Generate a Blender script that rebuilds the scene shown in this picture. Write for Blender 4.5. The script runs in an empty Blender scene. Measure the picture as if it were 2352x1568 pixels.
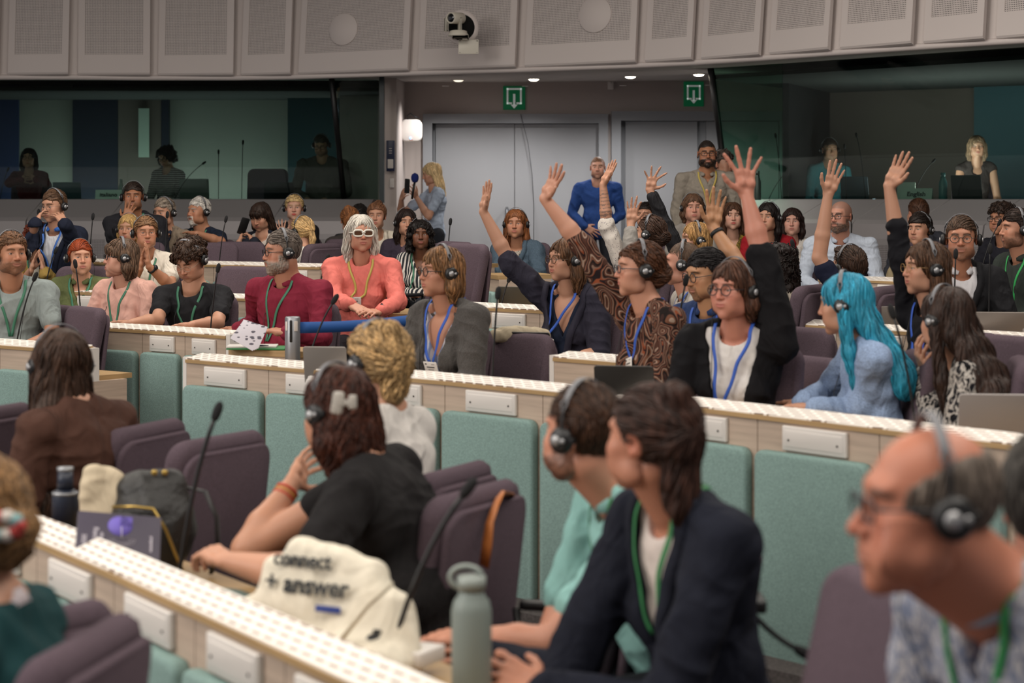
import bpy, math, random
import numpy as np
from mathutils import Vector, Matrix, Euler
random.seed(7); RNG = np.random.RandomState(7)
SC = bpy.context.scene; COL = SC.collection
F = 4573.0; HX, HY, CAMZ = 1176.0, 457.0, 1.80      # focal length in pixels, horizon column/row, eye height

# ---------------------------------------------------------------- camera, light, exposure
cam = bpy.data.cameras.new('camera'); camo = bpy.data.objects.new('camera', cam); COL.objects.link(camo)
camo.location = (0, 0, CAMZ); camo.rotation_euler = (math.pi/2, 0, 0)
cam.sensor_width = 36; cam.lens = 36*F/2352; cam.shift_y = -(784-HY)/2352
cam.clip_start = .1; cam.clip_end = 100
cam.dof.use_dof = True; cam.dof.focus_distance = 13.0; cam.dof.aperture_fstop = 3.4
SC.camera = camo
SC.view_settings.view_transform = 'Standard'; SC.view_settings.look = 'None'
SC.view_settings.gamma = 1; SC.view_settings.use_curve_mapping = False
SC.view_settings.exposure = 0.1
w = bpy.data.worlds.new('world'); SC.world = w; w.use_nodes = True
w.node_tree.nodes['Background'].inputs[0].default_value = (.80, .78, .80, 1)
w.node_tree.nodes['Background'].inputs[1].default_value = .32
def area(name, loc, rot, sx, sy, power, color=(1, .93, .84)):
    l = bpy.data.lights.new(name, 'AREA'); l.shape = 'RECTANGLE'; l.size = sx; l.size_y = sy
    l.energy = power; l.color = color
    o = bpy.data.objects.new(name, l); COL.objects.link(o); o.location = loc; o.rotation_euler = rot
    return o
area('ceiling_panel_light', (-4.5, 8.0, 5.6), (0, 0, 0), 2.2, 12, 330)
area('ceiling_panel_light', (3.2, 7.0, 5.6), (0, 0, 0), 2.2, 11, 300)
area('ceiling_panel_light', (-.6, 13.0, 5.6), (0, 0, 0), 3.5, 3.5, 190)
area('ceiling_panel_light', (-.5, 2.2, 5.4), (math.radians(12), 0, 0), 7, 2.5, 210)
area('hall_front_light', (-8.5, 3.0, 4.2), (math.radians(62), 0, math.radians(-65)), 4, 2.5, 330, (1, .94, .88))

# ---------------------------------------------------------------- small helpers
def lin(h):
    if not isinstance(h, str): return tuple(h)
    h = h.lstrip('#'); c = [int(h[i:i+2], 16)/255 for i in (0, 2, 4)]
    return tuple(x/12.92 if x <= .04045 else ((x+.055)/1.055)**2.4 for x in c)
def W(px, py, s):                       # photo column/row at scale s (pixels per metre) -> world point
    return np.array([(px-HX)/s, F/s, CAMZ-(py-HY)/s])
MATS = {}
def mat(name, color=(.8, .8, .8), rough=.6, metal=0., spec=.5, bump=None, emit=None, alpha=None, build=None, sheen=0, coat=0):
    if name in MATS: return MATS[name]
    m = bpy.data.materials.new(name); m.use_nodes = True
    nt = m.node_tree; b = nt.nodes['Principled BSDF']; c = lin(color)
    b.inputs['Base Color'].default_value = (*c, 1); b.inputs['Roughness'].default_value = rough
    b.inputs['Metallic'].default_value = metal; b.inputs['Specular IOR Level'].default_value = spec
    if sheen: b.inputs['Sheen Weight'].default_value = sheen
    if coat: b.inputs['Coat Weight'].default_value = coat
    if emit: b.inputs['Emission Color'].default_value = (*lin(emit[0]), 1); b.inputs['Emission Strength'].default_value = emit[1]
    if bump:
        tc = nt.nodes.new('ShaderNodeTexCoord'); mp = nt.nodes.new('ShaderNodeMapping')
        n = nt.nodes.new('ShaderNodeTexNoise'); bp = nt.nodes.new('ShaderNodeBump')
        sc_ = bump[0] if isinstance(bump[0], tuple) else (bump[0],)*3
        mp.inputs['Scale'].default_value = sc_; n.inputs['Scale'].default_value = 1; n.inputs['Detail'].default_value = 3
        bp.inputs['Strength'].default_value = bump[1]; bp.inputs['Distance'].default_value = bump[2] if len(bump) > 2 else .01
        nt.links.new(tc.outputs['Object'], mp.inputs[0]); nt.links.new(mp.outputs[0], n.inputs[0])
        nt.links.new(n.outputs[0], bp.inputs['Height']); nt.links.new(bp.outputs[0], b.inputs['Normal'])
    if build: build(nt, b, c)
    MATS[name] = m; return m
def nd(nt, t, **k):
    n = nt.nodes.new(t)
    for a, v in k.items(): setattr(n, a, v)
    return n
def ramp(nt, stops, interp='LINEAR'):
    r = nd(nt, 'ShaderNodeValToRGB'); r.color_ramp.interpolation = interp
    e = r.color_ramp.elements
    while len(e) < len(stops): e.new(.5)
    for x, (p, c) in zip(e, stops): x.position = p; x.color = (*lin(c), 1)
    return r
def mapped(nt, scale, coord='Object', rot=(0, 0, 0)):
    tc = nd(nt, 'ShaderNodeTexCoord'); mp = nd(nt, 'ShaderNodeMapping')
    mp.inputs['Scale'].default_value = scale; mp.inputs['Rotation'].default_value = rot
    nt.links.new(tc.outputs[coord], mp.inputs[0]); return mp
def tag(o, label=None, cat=None, group=None, kind=None):
    if label: o['label'] = label
    if cat: o['category'] = cat
    if group: o['group'] = group
    if kind: o['kind'] = kind
    return o
def empty(name, loc=(0, 0, 0), label=None, cat=None, group=None, rz=0):
    o = bpy.data.objects.new(name, None); COL.objects.link(o); o.location = tuple(float(v) for v in loc)
    o.rotation_euler = (0, 0, rz); o.empty_display_size = .1
    return tag(o, label, cat, group)
def mesh_np(name, V, Q, mats, mi=None, smooth=True, colors=None, uv=None):
    me = bpy.data.meshes.new(name); V = np.asarray(V, np.float32); 
    if isinstance(Q, np.ndarray):
        k = Q.shape[1]; nq = len(Q)
        me.vertices.add(len(V)); me.vertices.foreach_set('co', V.ravel())
        me.loops.add(nq*k); me.loops.foreach_set('vertex_index', Q.astype(np.int32).ravel())
        me.polygons.add(nq); me.polygons.foreach_set('loop_start', np.arange(0, nq*k, k, dtype=np.int32))
        me.polygons.foreach_set('loop_total', np.full(nq, k, np.int32)); me.update(calc_edges=True)
    else:
        me.from_pydata([tuple(map(float, v)) for v in V], [], Q); me.update()
    for m in (mats if isinstance(mats, (list, tuple)) else [mats]): me.materials.append(m)
    if mi is not None: me.polygons.foreach_set('material_index', np.asarray(mi, np.int32))
    me.polygons.foreach_set('use_smooth', np.full(len(me.polygons), bool(smooth)))
    if colors is not None:
        a = me.color_attributes.new('col', 'FLOAT_COLOR', 'POINT')
        cc = np.ones((len(V), 4), np.float32); cc[:, :3] = colors; a.data.foreach_set('color', cc.ravel())
    return me
def link(name, me, parent=None, label=None, cat=None, group=None, kind=None, M=None):
    o = bpy.data.objects.new(name, me); COL.objects.link(o)
    if parent is not None: o.parent = parent
    if M is not None: o.matrix_basis = M
    return tag(o, label, cat, group, kind)

class MB:                                # collects pieces of ONE mesh
    def __init__(s): s.V = []; s.Q = []; s.mi = []; s.sm = []; s.uv = {}
    def add(s, V, Q, mi=0, M=None, smooth=True):
        V = np.asarray(V, float)
        if M is not None:
            M = np.asarray(M, float); V = V@M[:3, :3].T + M[:3, 3]
        b = len(s.V); s.V += [tuple(v) for v in V]
        for q in Q: s.Q.append(tuple(b+i for i in q)); s.mi.append(mi); s.sm.append(smooth)
        return s
    def box(s, c, d, mi=0, M=None):
        x, y, z = [v/2 for v in d]; V = [(c[0]+i*x, c[1]+j*y, c[2]+k*z) for i in (-1, 1) for j in (-1, 1) for k in (-1, 1)]
        return s.add(V, [(0, 1, 3, 2), (4, 6, 7, 5), (0, 4, 5, 1), (2, 3, 7, 6), (0, 2, 6, 4), (1, 5, 7, 3)], mi, M, False)
    def hexa(s, b, t, mi=0, M=None, smooth=False):   # bottom loop, top loop
        n = len(b); V = list(b)+list(t); Q = [tuple(range(n))[::-1], tuple(range(n, 2*n))]
        Q += [(i, (i+1) % n, n+(i+1) % n, n+i) for i in range(n)]
        return s.add(V, Q, mi, M, smooth)
    def tube(s, P, r, n=10, mi=0, M=None, cap=True, flat=None):
        P = np.asarray(P, float); r = np.broadcast_to(np.asarray(r, float), (len(P),))
        T = np.gradient(P, axis=0); T /= np.linalg.norm(T, axis=1)[:, None]+1e-12
        ref = np.array([0, 0, 1.]) if abs(T[0][2]) < .9 else np.array([0, 1., 0]); U = np.cross(T[0], ref); U /= np.linalg.norm(U)
        V = []; a = np.linspace(0, 2*math.pi, n, endpoint=False)
        for p, t, rr in zip(P, T, r):
            U = U - t*np.dot(U, t); U /= np.linalg.norm(U)+1e-12; B = np.cross(t, U)
            fl = 1 if flat is None else flat
            V += [p + rr*(math.cos(x)*U + fl*math.sin(x)*B) for x in a]
        Q = [(i*n+j, i*n+(j+1) % n, (i+1)*n+(j+1) % n, (i+1)*n+j) for i in range(len(P)-1) for j in range(n)]
        if cap: Q += [tuple(range(n))[::-1], tuple((len(P)-1)*n+j for j in range(n))]
        return s.add(V, Q, mi, M)
    def lathe(s, prof, n=24, mi=0, M=None):           # profile of (r, z)
        V = [(r*math.cos(2*math.pi*j/n), r*math.sin(2*math.pi*j/n), z) for r, z in prof for j in range(n)]
        Q = [(i*n+j, i*n+(j+1) % n, (i+1)*n+(j+1) % n, (i+1)*n+j) for i in range(len(prof)-1) for j in range(n)]
        Q += [tuple(range(n))[::-1], tuple((len(prof)-1)*n+j for j in range(n))]
        return s.add(V, Q, mi, M)
    def slab(s, w, h, t, r=.02, b=.005, mi=0, M=None, nc=5, fn=None):   # rounded rectangle in XZ, thickness along Y
        def loop(ins):
            rr = max(r-ins, .0005); L = []
            for cx, cz, a0 in ((w/2-r, h/2-r, 0), (-w/2+r, h/2-r, 90), (-w/2+r, -h/2+r, 180), (w/2-r, -h/2+r, 270)):
                for i in range(nc+1):
                    a = math.radians(a0+90*i/nc); L.append((cx+rr*math.cos(a), cz+rr*math.sin(a)))
            return L
        V = []; n = 4*(nc+1); rings = []
        st = [(b*(1-math.cos(q)), -t/2+b*(1-math.sin(q))) for q in (0, math.pi/4, math.pi/2)]
        lv = [(b, -t/2), (b*.3, -t/2+b*.3), (0, -t/2+b), (0, t/2-b), (b*.3, t/2-b*.3), (b, t/2)]
        for ins, y in lv:
            V += [(x, y, z) for x, z in loop(ins)]
        Q = [(i*n+j, i*n+(j+1) % n, (i+1)*n+(j+1) % n, (i+1)*n+j) for i in range(len(lv)-1) for j in range(n)]
        Q += [tuple(range(n))[::-1], tuple((len(lv)-1)*n+j for j in range(n))]
        if fn: V = [fn(*v) for v in V]
        return s.add(V, Q, mi, M)
    def ribbon(s, P, N, w, t=.002, mi=0):              # flat band along P with surface normals N
        P = np.asarray(P, float); N = np.asarray(N, float); T = np.gradient(P, axis=0)
        T /= np.linalg.norm(T, axis=1)[:, None]+1e-12; B = np.cross(T, N); B /= np.linalg.norm(B, axis=1)[:, None]+1e-12
        w = np.broadcast_to(np.asarray(w, float), (len(P),))[:, None]
        V = np.stack([P-B*w/2, P+B*w/2, P+B*w/2+N*t, P-B*w/2+N*t], 1).reshape(-1, 3); n = 4
        Q = [(i*n+j, i*n+(j+1) % n, (i+1)*n+(j+1) % n, (i+1)*n+j) for i in range(len(P)-1) for j in range(n)]
        Q += [(3, 2, 1, 0), tuple((len(P)-1)*n+j for j in range(n))]
        return s.add(V, Q, mi)
    def mesh(s, name, mats):
        me = mesh_np(name, s.V, s.Q, mats, s.mi); me.polygons.foreach_set('use_smooth', s.sm); return me
    def obj(s, name, mats, parent=None, **k):
        return link(name, s.mesh(name, mats), parent, **k)
def TM(loc=(0, 0, 0), rz=0, rx=0, ry=0, sc=1):
    return Matrix.Translation(Vector([float(v) for v in loc])) @ Euler((rx, ry, rz), 'XYZ').to_matrix().to_4x4() @ Matrix.Diagonal((sc, sc, sc, 1))
def basis(o, x, y, z):
    M = Matrix.Identity(4)
    for i in range(3): M[i][0], M[i][1], M[i][2], M[i][3] = float(x[i]), float(y[i]), float(z[i]), float(o[i])
    return M
def unit(v): v = np.asarray(v, float); return v/(np.linalg.norm(v)+1e-12)
def text_mesh(txt, size, depth, material, parent, M, name='lettering', align='CENTER', bold=0, label=None, sx=1.):
    c = bpy.data.curves.new(name, 'FONT'); c.body = txt; c.size = size; c.extrude = depth; c.align_x = align; c.align_y = 'CENTER'
    c.offset = bold; c.resolution_u = 3; c.materials.append(material)
    o = bpy.data.objects.new(name, c); COL.objects.link(o)
    o.matrix_basis = M @ Matrix.Diagonal((sx, 1, 1, 1))
    if parent is not None: o.parent = parent
    if label: o['label'] = label
    return o
# ================================================================ materials of the room
def wood_build(nt, b, c):
    mp = mapped(nt, (3, 3, 60)); n = nd(nt, 'ShaderNodeTexNoise'); n.inputs['Scale'].default_value = 1; n.inputs['Detail'].default_value = 4
    r = ramp(nt, [(.3, tuple(x*.86 for x in c)), (.7, tuple(x*1.1 for x in c))])
    nt.links.new(mp.outputs[0], n.inputs[0]); nt.links.new(n.outputs[0], r.inputs[0]); nt.links.new(r.outputs[0], b.inputs['Base Color'])
M_WOOD = mat('pale_wood_laminate', '#b9a594', .5, build=wood_build)
M_EDGE = mat('oak_edge', '#ad8e63', .5, build=wood_build)
def felt_build(nt, b, c):
    mp = mapped(nt, (220,)*3); n = nd(nt, 'ShaderNodeTexNoise'); n.inputs['Scale'].default_value = 1
    r = ramp(nt, [(.3, tuple(x*.8 for x in c)), (.7, tuple(x*1.15 for x in c))])
    bp = nd(nt, 'ShaderNodeBump'); bp.inputs['Strength'].default_value = .3; bp.inputs['Distance'].default_value = .003
    nt.links.new(mp.outputs[0], n.inputs[0]); nt.links.new(n.outputs[0], r.inputs[0]); nt.links.new(r.outputs[0], b.inputs['Base Color'])
    nt.links.new(n.outputs[0], bp.inputs['Height']); nt.links.new(bp.outputs[0], b.inputs['Normal'])
M_TEAL = mat('teal_wool_panel', '#829b96', .95, spec=.1, build=felt_build)
M_CHAIR = mat('purple_grey_upholstery', '#5a4d55', .95, spec=.1, build=felt_build)
M_WHITE = mat('white_plastic', '#dcd6d0', .45)
M_BLACK = mat('black_plastic', '#141416', .45)
M_DARKMETAL = mat('dark_metal', '#2a2a2d', .4, metal=.6)
M_STEEL = mat('brushed_steel', '#9b9da1', .42, metal=.75)
M_SCREW = mat('screw', '#55504c', .4, metal=.8)
def perf_build(nt, b, c):                    # staggered rows of dark slots, in metres along (u) and across (v)
    uv = nd(nt, 'ShaderNodeUVMap'); mp = nd(nt, 'ShaderNodeMapping'); nt.links.new(uv.outputs[0], mp.inputs[0])
    br = nd(nt, 'ShaderNodeTexBrick'); br.inputs['Scale'].default_value = 1; br.inputs['Brick Width'].default_value = .062; br.inputs['Row Height'].default_value = .024
    br.inputs['Mortar Size'].default_value = .0085; br.inputs['Mortar Smooth'].default_value = .1; br.offset = .5
    br.inputs['Color1'].default_value = (.24, .17, .13, 1); br.inputs['Color2'].default_value = (.34, .25, .20, 1); br.inputs['Mortar'].default_value = (*c, 1)
    nt.links.new(mp.outputs[0], br.inputs['Vector']); nt.links.new(br.outputs['Color'], b.inputs['Base Color'])
M_PERF = mat('white_slotted_metal', '#f2ece4', .45, build=perf_build)
def dots_build(nt, b, c):
    uv = nd(nt, 'ShaderNodeUVMap'); s = nd(nt, 'ShaderNodeVectorMath', operation='SCALE'); s.inputs[3].default_value = 58
    fr = nd(nt, 'ShaderNodeVectorMath', operation='FRACTION'); su = nd(nt, 'ShaderNodeVectorMath', operation='SUBTRACT'); su.inputs[1].default_value = (.5, .5, 0)
    ln = nd(nt, 'ShaderNodeVectorMath', operation='LENGTH'); lt = nd(nt, 'ShaderNodeMath', operation='LESS_THAN'); lt.inputs[1].default_value = .27
    mx = nd(nt, 'ShaderNodeMix', data_type='RGBA'); mx.inputs[6].default_value = (*c, 1); mx.inputs[7].default_value = (.05, .04, .04, 1)
    nt.links.new(uv.outputs[0], s.inputs[0]); nt.links.new(s.outputs[0], fr.inputs[0]); nt.links.new(fr.outputs[0], su.inputs[0])
    nt.links.new(su.outputs[0], ln.inputs[0]); nt.links.new(ln.outputs['Value'], lt.inputs[0]); nt.links.new(lt.outputs[0], mx.inputs[0])
    nt.links.new(mx.outputs[2], b.inputs['Base Color'])
M_BULK = mat('warm_grey_lacquer', '#d9cfcb', .6, bump=(90, .05, .002))
M_BULKDOT = mat('perforated_grey_lacquer', '#d4cac6', .6, build=dots_build)
M_WALL = mat('wall_paint', '#b9aea8', .8, bump=(60, .05, .002))
M_DOOR = mat('blue_grey_door', '#999a9d', .5)
M_DOORF = mat('grey_door_frame', '#94969a', .5)
M_CEIL = mat('soffit_paint', '#b5ada6', .8)
def con_build(nt, b, c):
    tc = nd(nt, 'ShaderNodeTexCoord'); 
M_CONS = mat('silver_grey_console', '#a39e9f', .5, metal=.15)
M_CONDOT = mat('console_grille', '#9b9697', .55, build=dots_build)
def carpet_build(nt, b, c):
    mp = mapped(nt, (90,)*3); n = nd(nt, 'ShaderNodeTexNoise'); n.inputs['Scale'].default_value = 1
    r = ramp(nt, [(.3, tuple(x*.7 for x in c)), (.7, tuple(x*1.2 for x in c))])
    nt.links.new(mp.outputs[0], n.inputs[0]); nt.links.new(n.outputs[0], r.inputs[0]); nt.links.new(r.outputs[0], b.inputs['Base Color'])
M_CARPET = mat('grey_carpet', '#55504f', .95, spec=.1, build=carpet_build)
def glass_mat(name, tint, refl=.045, haze=0.):
    if name in MATS: return MATS[name]
    m = bpy.data.materials.new(name); m.use_nodes = True; nt = m.node_tree; nt.nodes.clear()
    o = nd(nt, 'ShaderNodeOutputMaterial'); t = nd(nt, 'ShaderNodeBsdfTransparent'); t.inputs[0].default_value = (*lin(tint), 1)
    g = nd(nt, 'ShaderNodeBsdfGlossy'); g.inputs['Roughness'].default_value = .02; g.inputs[0].default_value = (.9, .95, .95, 1)
    lw = nd(nt, 'ShaderNodeLayerWeight'); pw = nd(nt, 'ShaderNodeMath', operation='POWER'); pw.inputs[1].default_value = 4
    ma = nd(nt, 'ShaderNodeMath', operation='MULTIPLY_ADD'); ma.inputs[1].default_value = .35; ma.inputs[2].default_value = refl
    nt.links.new(lw.outputs['Facing'], pw.inputs[0]); nt.links.new(pw.outputs[0], ma.inputs[0])
    mx = nd(nt, 'ShaderNodeMixShader'); nt.links.new(ma.outputs[0], mx.inputs[0])
    nt.links.new(t.outputs[0], mx.inputs[1]); nt.links.new(g.outputs[0], mx.inputs[2]); nt.links.new(mx.outputs[0], o.inputs[0])
    MATS[name] = m; return m
M_GLASS = glass_mat('teal_booth_glass', (.66, .75, .72))

def uv_planar(me, o, u, v):
    """UV in metres: dot products of each vertex with u and v."""
    l = me.uv_layers.new(name='UVMap'); co = np.zeros(len(me.vertices)*3, np.float32); me.vertices.foreach_get('co', co); co = co.reshape(-1, 3)
    vi = np.zeros(len(me.loops), np.int32); me.loops.foreach_get('vertex_index', vi)
    p = co[vi]-np.asarray(o, np.float32); uv = np.stack([p@np.asarray(u, np.float32), p@np.asarray(v, np.float32)], 1)
    l.data.foreach_set('uv', uv.astype(np.float32).ravel())

# ================================================================ tiered floor
TIERS = [(0.18, [(-9, 10.6), (-2.75, 10.0), (-2.0, 9.65), (-1.62, 9.4), (0.3, 7.55), (1.25, 6.45), (1.95, 5.3), (5, 2.5)]),
         (0.30, [(-9, 14.6), (-2.6, 13.2), (.15, 11.35), (1.45, 10.6), (2.6, 9.4), (6, 6)]),
         (0.42, [(-9, 16.3), (-3.6, 15.3), (-1.8, 14.7), (.5, 14.1), (2.6, 13.3), (7, 10)])]
def floor_z(X, Y):
    z = 0.
    for h, L in TIERS:
        if Y > np.interp(X, [p[0] for p in L], [p[1] for p in L]): z = h
    return z
b = MB(); b.box((0, 12, -.1), (24, 34, .2)); b.obj('floor', M_CARPET, kind='structure')
for h, L in TIERS:
    b = MB(); poly = [(x, y) for x, y in L]+[(12, 27.5), (-12, 27.5)]
    b.hexa([(x, y, -.05) for x, y in poly], [(x, y, h) for x, y in poly]); b.obj('floor_tier', M_CARPET, kind='structure')

# ================================================================ desks
def desk_run(pts, h, group, label, heights=None, depth=.46, low=False, wstrip=.10, plates=True, zbase=None, ends=(0, 0), Hs=None, tilt=.02, slots=True):
    """pts: photo (column,row) of the front top edge, one point per board joint; h: metres below the eye."""
    zt = CAMZ-h; P = [np.array([(x-HX)*h/(y-HY), F*h/(y-HY)]) for x, y in pts]
    c = sum(P)/len(P); d0 = unit(P[-1]-P[0]); nb = np.array([-d0[1], d0[0]])
    if nb[1] < 0: nb = -nb
    fz = floor_z(*(c+nb*.3)); zb = fz if zbase is None else zbase
    root = empty('conference_desk', (c[0], c[1], zb), label, 'desk', group)
    o3 = np.array([c[0], c[1], zb]); L = lambda p, z: np.array([p[0]-o3[0], p[1]-o3[1], z-o3[2]])
    N = []
    for i in range(len(P)):
        t = unit(P[min(i+1, len(P)-1)]-P[max(i-1, 0)]); n = np.array([-t[1], t[0]]); n = n if np.dot(n, nb) > 0 else -n; N.append(n)
    for i in range(len(P)-1):
        a, e = P[i], P[i+1]; t = unit(e-a); n = np.array([-t[1], t[0]]); n = n if np.dot(n, nb) > 0 else -n
        ln = np.linalg.norm(e-a); g = .002
        A, E = a+t*g, e-t*g; b = MB()
        q = [A, E, E+n*.035, A+n*.035]; b.hexa([L(p, zb) for p in q], [L(p, zt-.022) for p in q]); b.obj('front_board', M_WOOD, root)
        mid = (a+e)/2; R = lambda off, z: basis(L(mid-n*off, z), (t[0], t[1], 0), (n[0], n[1], 0), (0, 0, 1)) if np.cross(t, n) > 0 else basis(L(mid-n*off, z), (-t[0], -t[1], 0), (n[0], n[1], 0), (0, 0, 1))
        ph = (heights[i] if heights else .745); ph = min(ph, zt-.125-zb-.03)
        if ph > .1:
            b = MB(); b.slab(ln-.045, ph, .05, .035, .014, 0); b.obj('fabric_panel', M_TEAL, root, M=R(.022, zt-.125-ph/2))
        if plates and ln > .35:
            pw = min(.30, ln*.56); b = MB(); b.slab(pw, .088, .018, .004, .005, 0); b.slab(pw-.03, .058, .008, .003, .002, 0, TM((0, -.007, 0)))
            for sx in (-1, 1): b.lathe([(.0001, 0), (.004, 0), (.004, .003), (.0001, .003)], 8, 1, TM((sx*(pw/2-.035), -.011, -.005), rx=math.pi/2))
            b.obj('name_plate', [M_WHITE, M_SCREW], root, M=R(.009, zt-.075))
    # slotted top strip, worktop, rear edge
    def band(w0, w1, z0a, z0b, z1a, z1b, name, m, uvs=False):
        bb = MB(); n_ = len(P)
        for i in range(n_-1):
            q = [P[i]+N[i]*w0, P[i+1]+N[i+1]*w0, P[i+1]+N[i+1]*w1, P[i]+N[i]*w1]
            bb.hexa([L(q[0], z0a), L(q[1], z0a), L(q[2], z0b), L(q[3], z0b)], [L(q[0], z1a), L(q[1], z1a), L(q[2], z1b), L(q[3], z1b)])
        o = bb.obj(name, m, root)
        if uvs: uv_planar(o.data, (0, 0, 0), (d0[0], d0[1], 0), (nb[0], nb[1], 0))
        return o
    band(-.008, wstrip+.004, zt-.022, zt+tilt-.022, zt-.006, zt+tilt-.006, 'top_rail', M_EDGE)
    band(-.004, wstrip, zt-.006, zt+tilt-.006, zt, zt+tilt, 'top_strip', M_PERF if slots else M_WHITE, True)
    band(wstrip, wstrip+.02, zt-.14, zt-.14, zt+tilt-.012, zt+tilt-.012, 'screen_back', M_WOOD)
    band(wstrip-.06, depth+.06, zt-.165, zt-.165, zt-.14, zt-.14, 'worktop', M_EDGE)
    for i, k in enumerate(ends):
        if not k: continue
        p = P[0] if i == 0 else P[-1]; n = N[0] if i == 0 else N[-1]; t = d0*(-1 if i == 0 else 1)
        q = [p, p+t*.03, p+t*.03+n*depth, p+n*depth]; b = MB()
        b.hexa([L(v, zb) for v in q], [L(v, zt-.165) for v in q]); q2 = [p, p+t*.03, p+t*.03+n*(wstrip+.02), p+n*(wstrip+.02)]
        b.hexa([L(v, zt-.165) for v in q2], [L(v, zt+.004) for v in q2], 1); b.obj('end_panel', [M_WOOD, M_WHITE], root)
    root['zt'] = zt; return root
GD = 'curved rows of conference desks'
desk_run([(-60, 1178), (85, 1236), (262, 1311), (448, 1396), (655, 1491), (840, 1578), (1010, 1660)], .94, GD, 'nearest curved desk row at the bottom left, holding the tote bag and the dark bottle', zbase=0, wstrip=.085, tilt=.03)
desk_run([(428, 822), (617, 838), (813, 854), (1022, 872), (1247, 894), (1485, 918), (1740, 948), (2020, 981), (2330, 1018)], .77, GD, 'long curved desk row across the middle in front of the blue-haired woman',
         heights=[.33]+[.75]*7, zbase=0, ends=(1, 0))
desk_run([(-130, 781), (0, 790), (95, 797), (176, 803)], .76, GD, 'desk in front of the bearded man at the left edge', zbase=0, ends=(0, 1), depth=.30)
desk_run([(150, 747), (240, 751), (327, 756), (425, 762), (519, 769)], .74, GD, 'desk in front of the curly-haired man in the black T-shirt', zbase=0.0, ends=(0, 1), heights=[.745]*4)
desk_run([(1272, 818), (1378, 826), (1492, 836), (1612, 847), (1730, 858)], .72, GD, 'desk behind the empty chair, ending beside the dark laptop of the swirl-patterned blouse', ends=(1, 0))
desk_run([(60, 665), (160, 668), (255, 671), (350, 674.5), (448, 678.5), (545, 683), (650, 687)], .64, GD, 'desk in the row behind the curly-haired man, behind the pale pink T-shirt')
desk_run([(960, 697), (1104, 704), (1240, 711), (1370, 719)], .64, GD, 'desk with a grey laptop in front of the woman in the denim jacket')
desk_run([(20, 597), (130, 599), (240, 601), (365, 603.5), (490, 606), (612, 609), (735, 612)], .49, GD, 'desk of the top left row in front of the man in the navy polo', wstrip=.09)
desk_run([(1700, 731), (1822, 741), (1950, 751), (2110, 761), (2274, 771), (2440, 782)], .68, GD, 'desk carrying the two grey laptops at the right edge')
desk_run([(1880, 639), (1990, 642), (2120, 647), (2250, 652)], .58, GD, 'short desk behind the short-haired man with the raised arm on the right')

def table_box(pc, s_l, s_r, name, label, x0, x1, y0, y1, depth=.5, thick=.03, zb=None, panel=True):
    """lower desk end seen as a wood block: front top edge from (x0,y0,s_l) to (x1,y1,s_r)."""
    a, e = W(x0, y0, s_l), W(x1, y1, s_r); z = (a[2]+e[2])/2; t = unit((e-a)[:2]); n = np.array([-t[1], t[0]])
    c = (a+e)/2; zb = floor_z(c[0], c[1]+.3) if zb is None else zb
    root = empty(name, (c[0], c[1], zb), label, 'desk', None); L = lambda p, zz: (p[0]-c[0], p[1]-c[1], zz-zb)
    q = [a[:2]-n*.01, e[:2]-n*.01, e[:2]+n*depth, a[:2]+n*depth]; b = MB(); b.hexa([L(v, z-thick) for v in q], [L(v, z) for v in q]); b.obj('worktop', M_EDGE, root)
    ln = np.linalg.norm((e-a)[:2]); q = [a[:2], e[:2], e[:2]+n*(depth-.05), a[:2]+n*(depth-.05)]; b = MB(); b.hexa([L(v, zb) for v in q], [L(v, z-thick) for v in q]); b.obj('front_board', M_WOOD, root)
    if panel:
        ph = z-thick-.09-zb-.04; b = MB(); b.slab(ln-.05, ph, .05, .03, .012); m = (a+e)/2
        b.obj('fabric_panel', M_TEAL, root, M=basis(L(m[:2]-n*.022, z-thick-.09-ph/2), (t[0], t[1], 0), (n[0], n[1], 0), (0, 0, 1)))
    return root
table_box(None, 452, 460, 'side_desk', 'low desk end holding the papers and green folder beside the silver post', 527, 700, 801, 807, depth=.26, zb=0.0)
table_box(None, 350, 368, 'side_desk', 'low wooden desk under the folded hands of the woman in the coral sweater', 700, 975, 735, 697, depth=.5)
table_box(None, 312, 322, 'side_desk', 'low wooden desk end beside the woman in the denim jacket', 1096, 1146, 631, 628, depth=.45)

# ================================================================ chairs
def chair_meshes():
    b = MB()
    def fn(x, y, z): return (x, y + .09*(x/.23)**2*-.35 - .05*math.exp(-((z+.14)/.12)**2), z)
    b.slab(.47, .54, .075, .075, .03, 0, None, 7, fn); back = b.mesh('backrest', M_CHAIR)
    b = MB(); b.slab(.44, .49, .025, .07, .008, 0, None, 6, lambda x, y, z: (x, y-.03*(x/.23)**2, z)); shell = b.mesh('back_shell', M_CHAIR)
    b = MB(); b.slab(.49, .47, .085, .07, .03, 0, TM(rx=math.pi/2)); seat = b.mesh('seat', M_CHAIR)
    b = MB(); b.tube([(0, 0, 0), (0, -.02, -.2), (0, -.25, -.22), (0, -.27, -.0)], .012, 8); b.slab(.05, .26, .025, .02, .008, 0, TM((0, -.13, .01), rx=math.pi/2)); arm = b.mesh('armrest', M_BLACK)
    b = MB(); b.lathe([(.03, .05), (.03, .42), (.09, .43), (.09, .44)], 12)
    for k in range(5):
        a = k*2*math.pi/5; b.tube([(0, 0, .07), (.27*math.cos(a), .27*math.sin(a), .035)], (.022, .014), 8)
        b.lathe([(.001, 0), (.02, .006), (.02, .034), (.001, .04)], 10, 0, TM((.27*math.cos(a), .27*math.sin(a), 0)))
    base = b.mesh('base', M_DARKMETAL)
    return back, shell, seat, arm, base
CH = chair_meshes()
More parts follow.
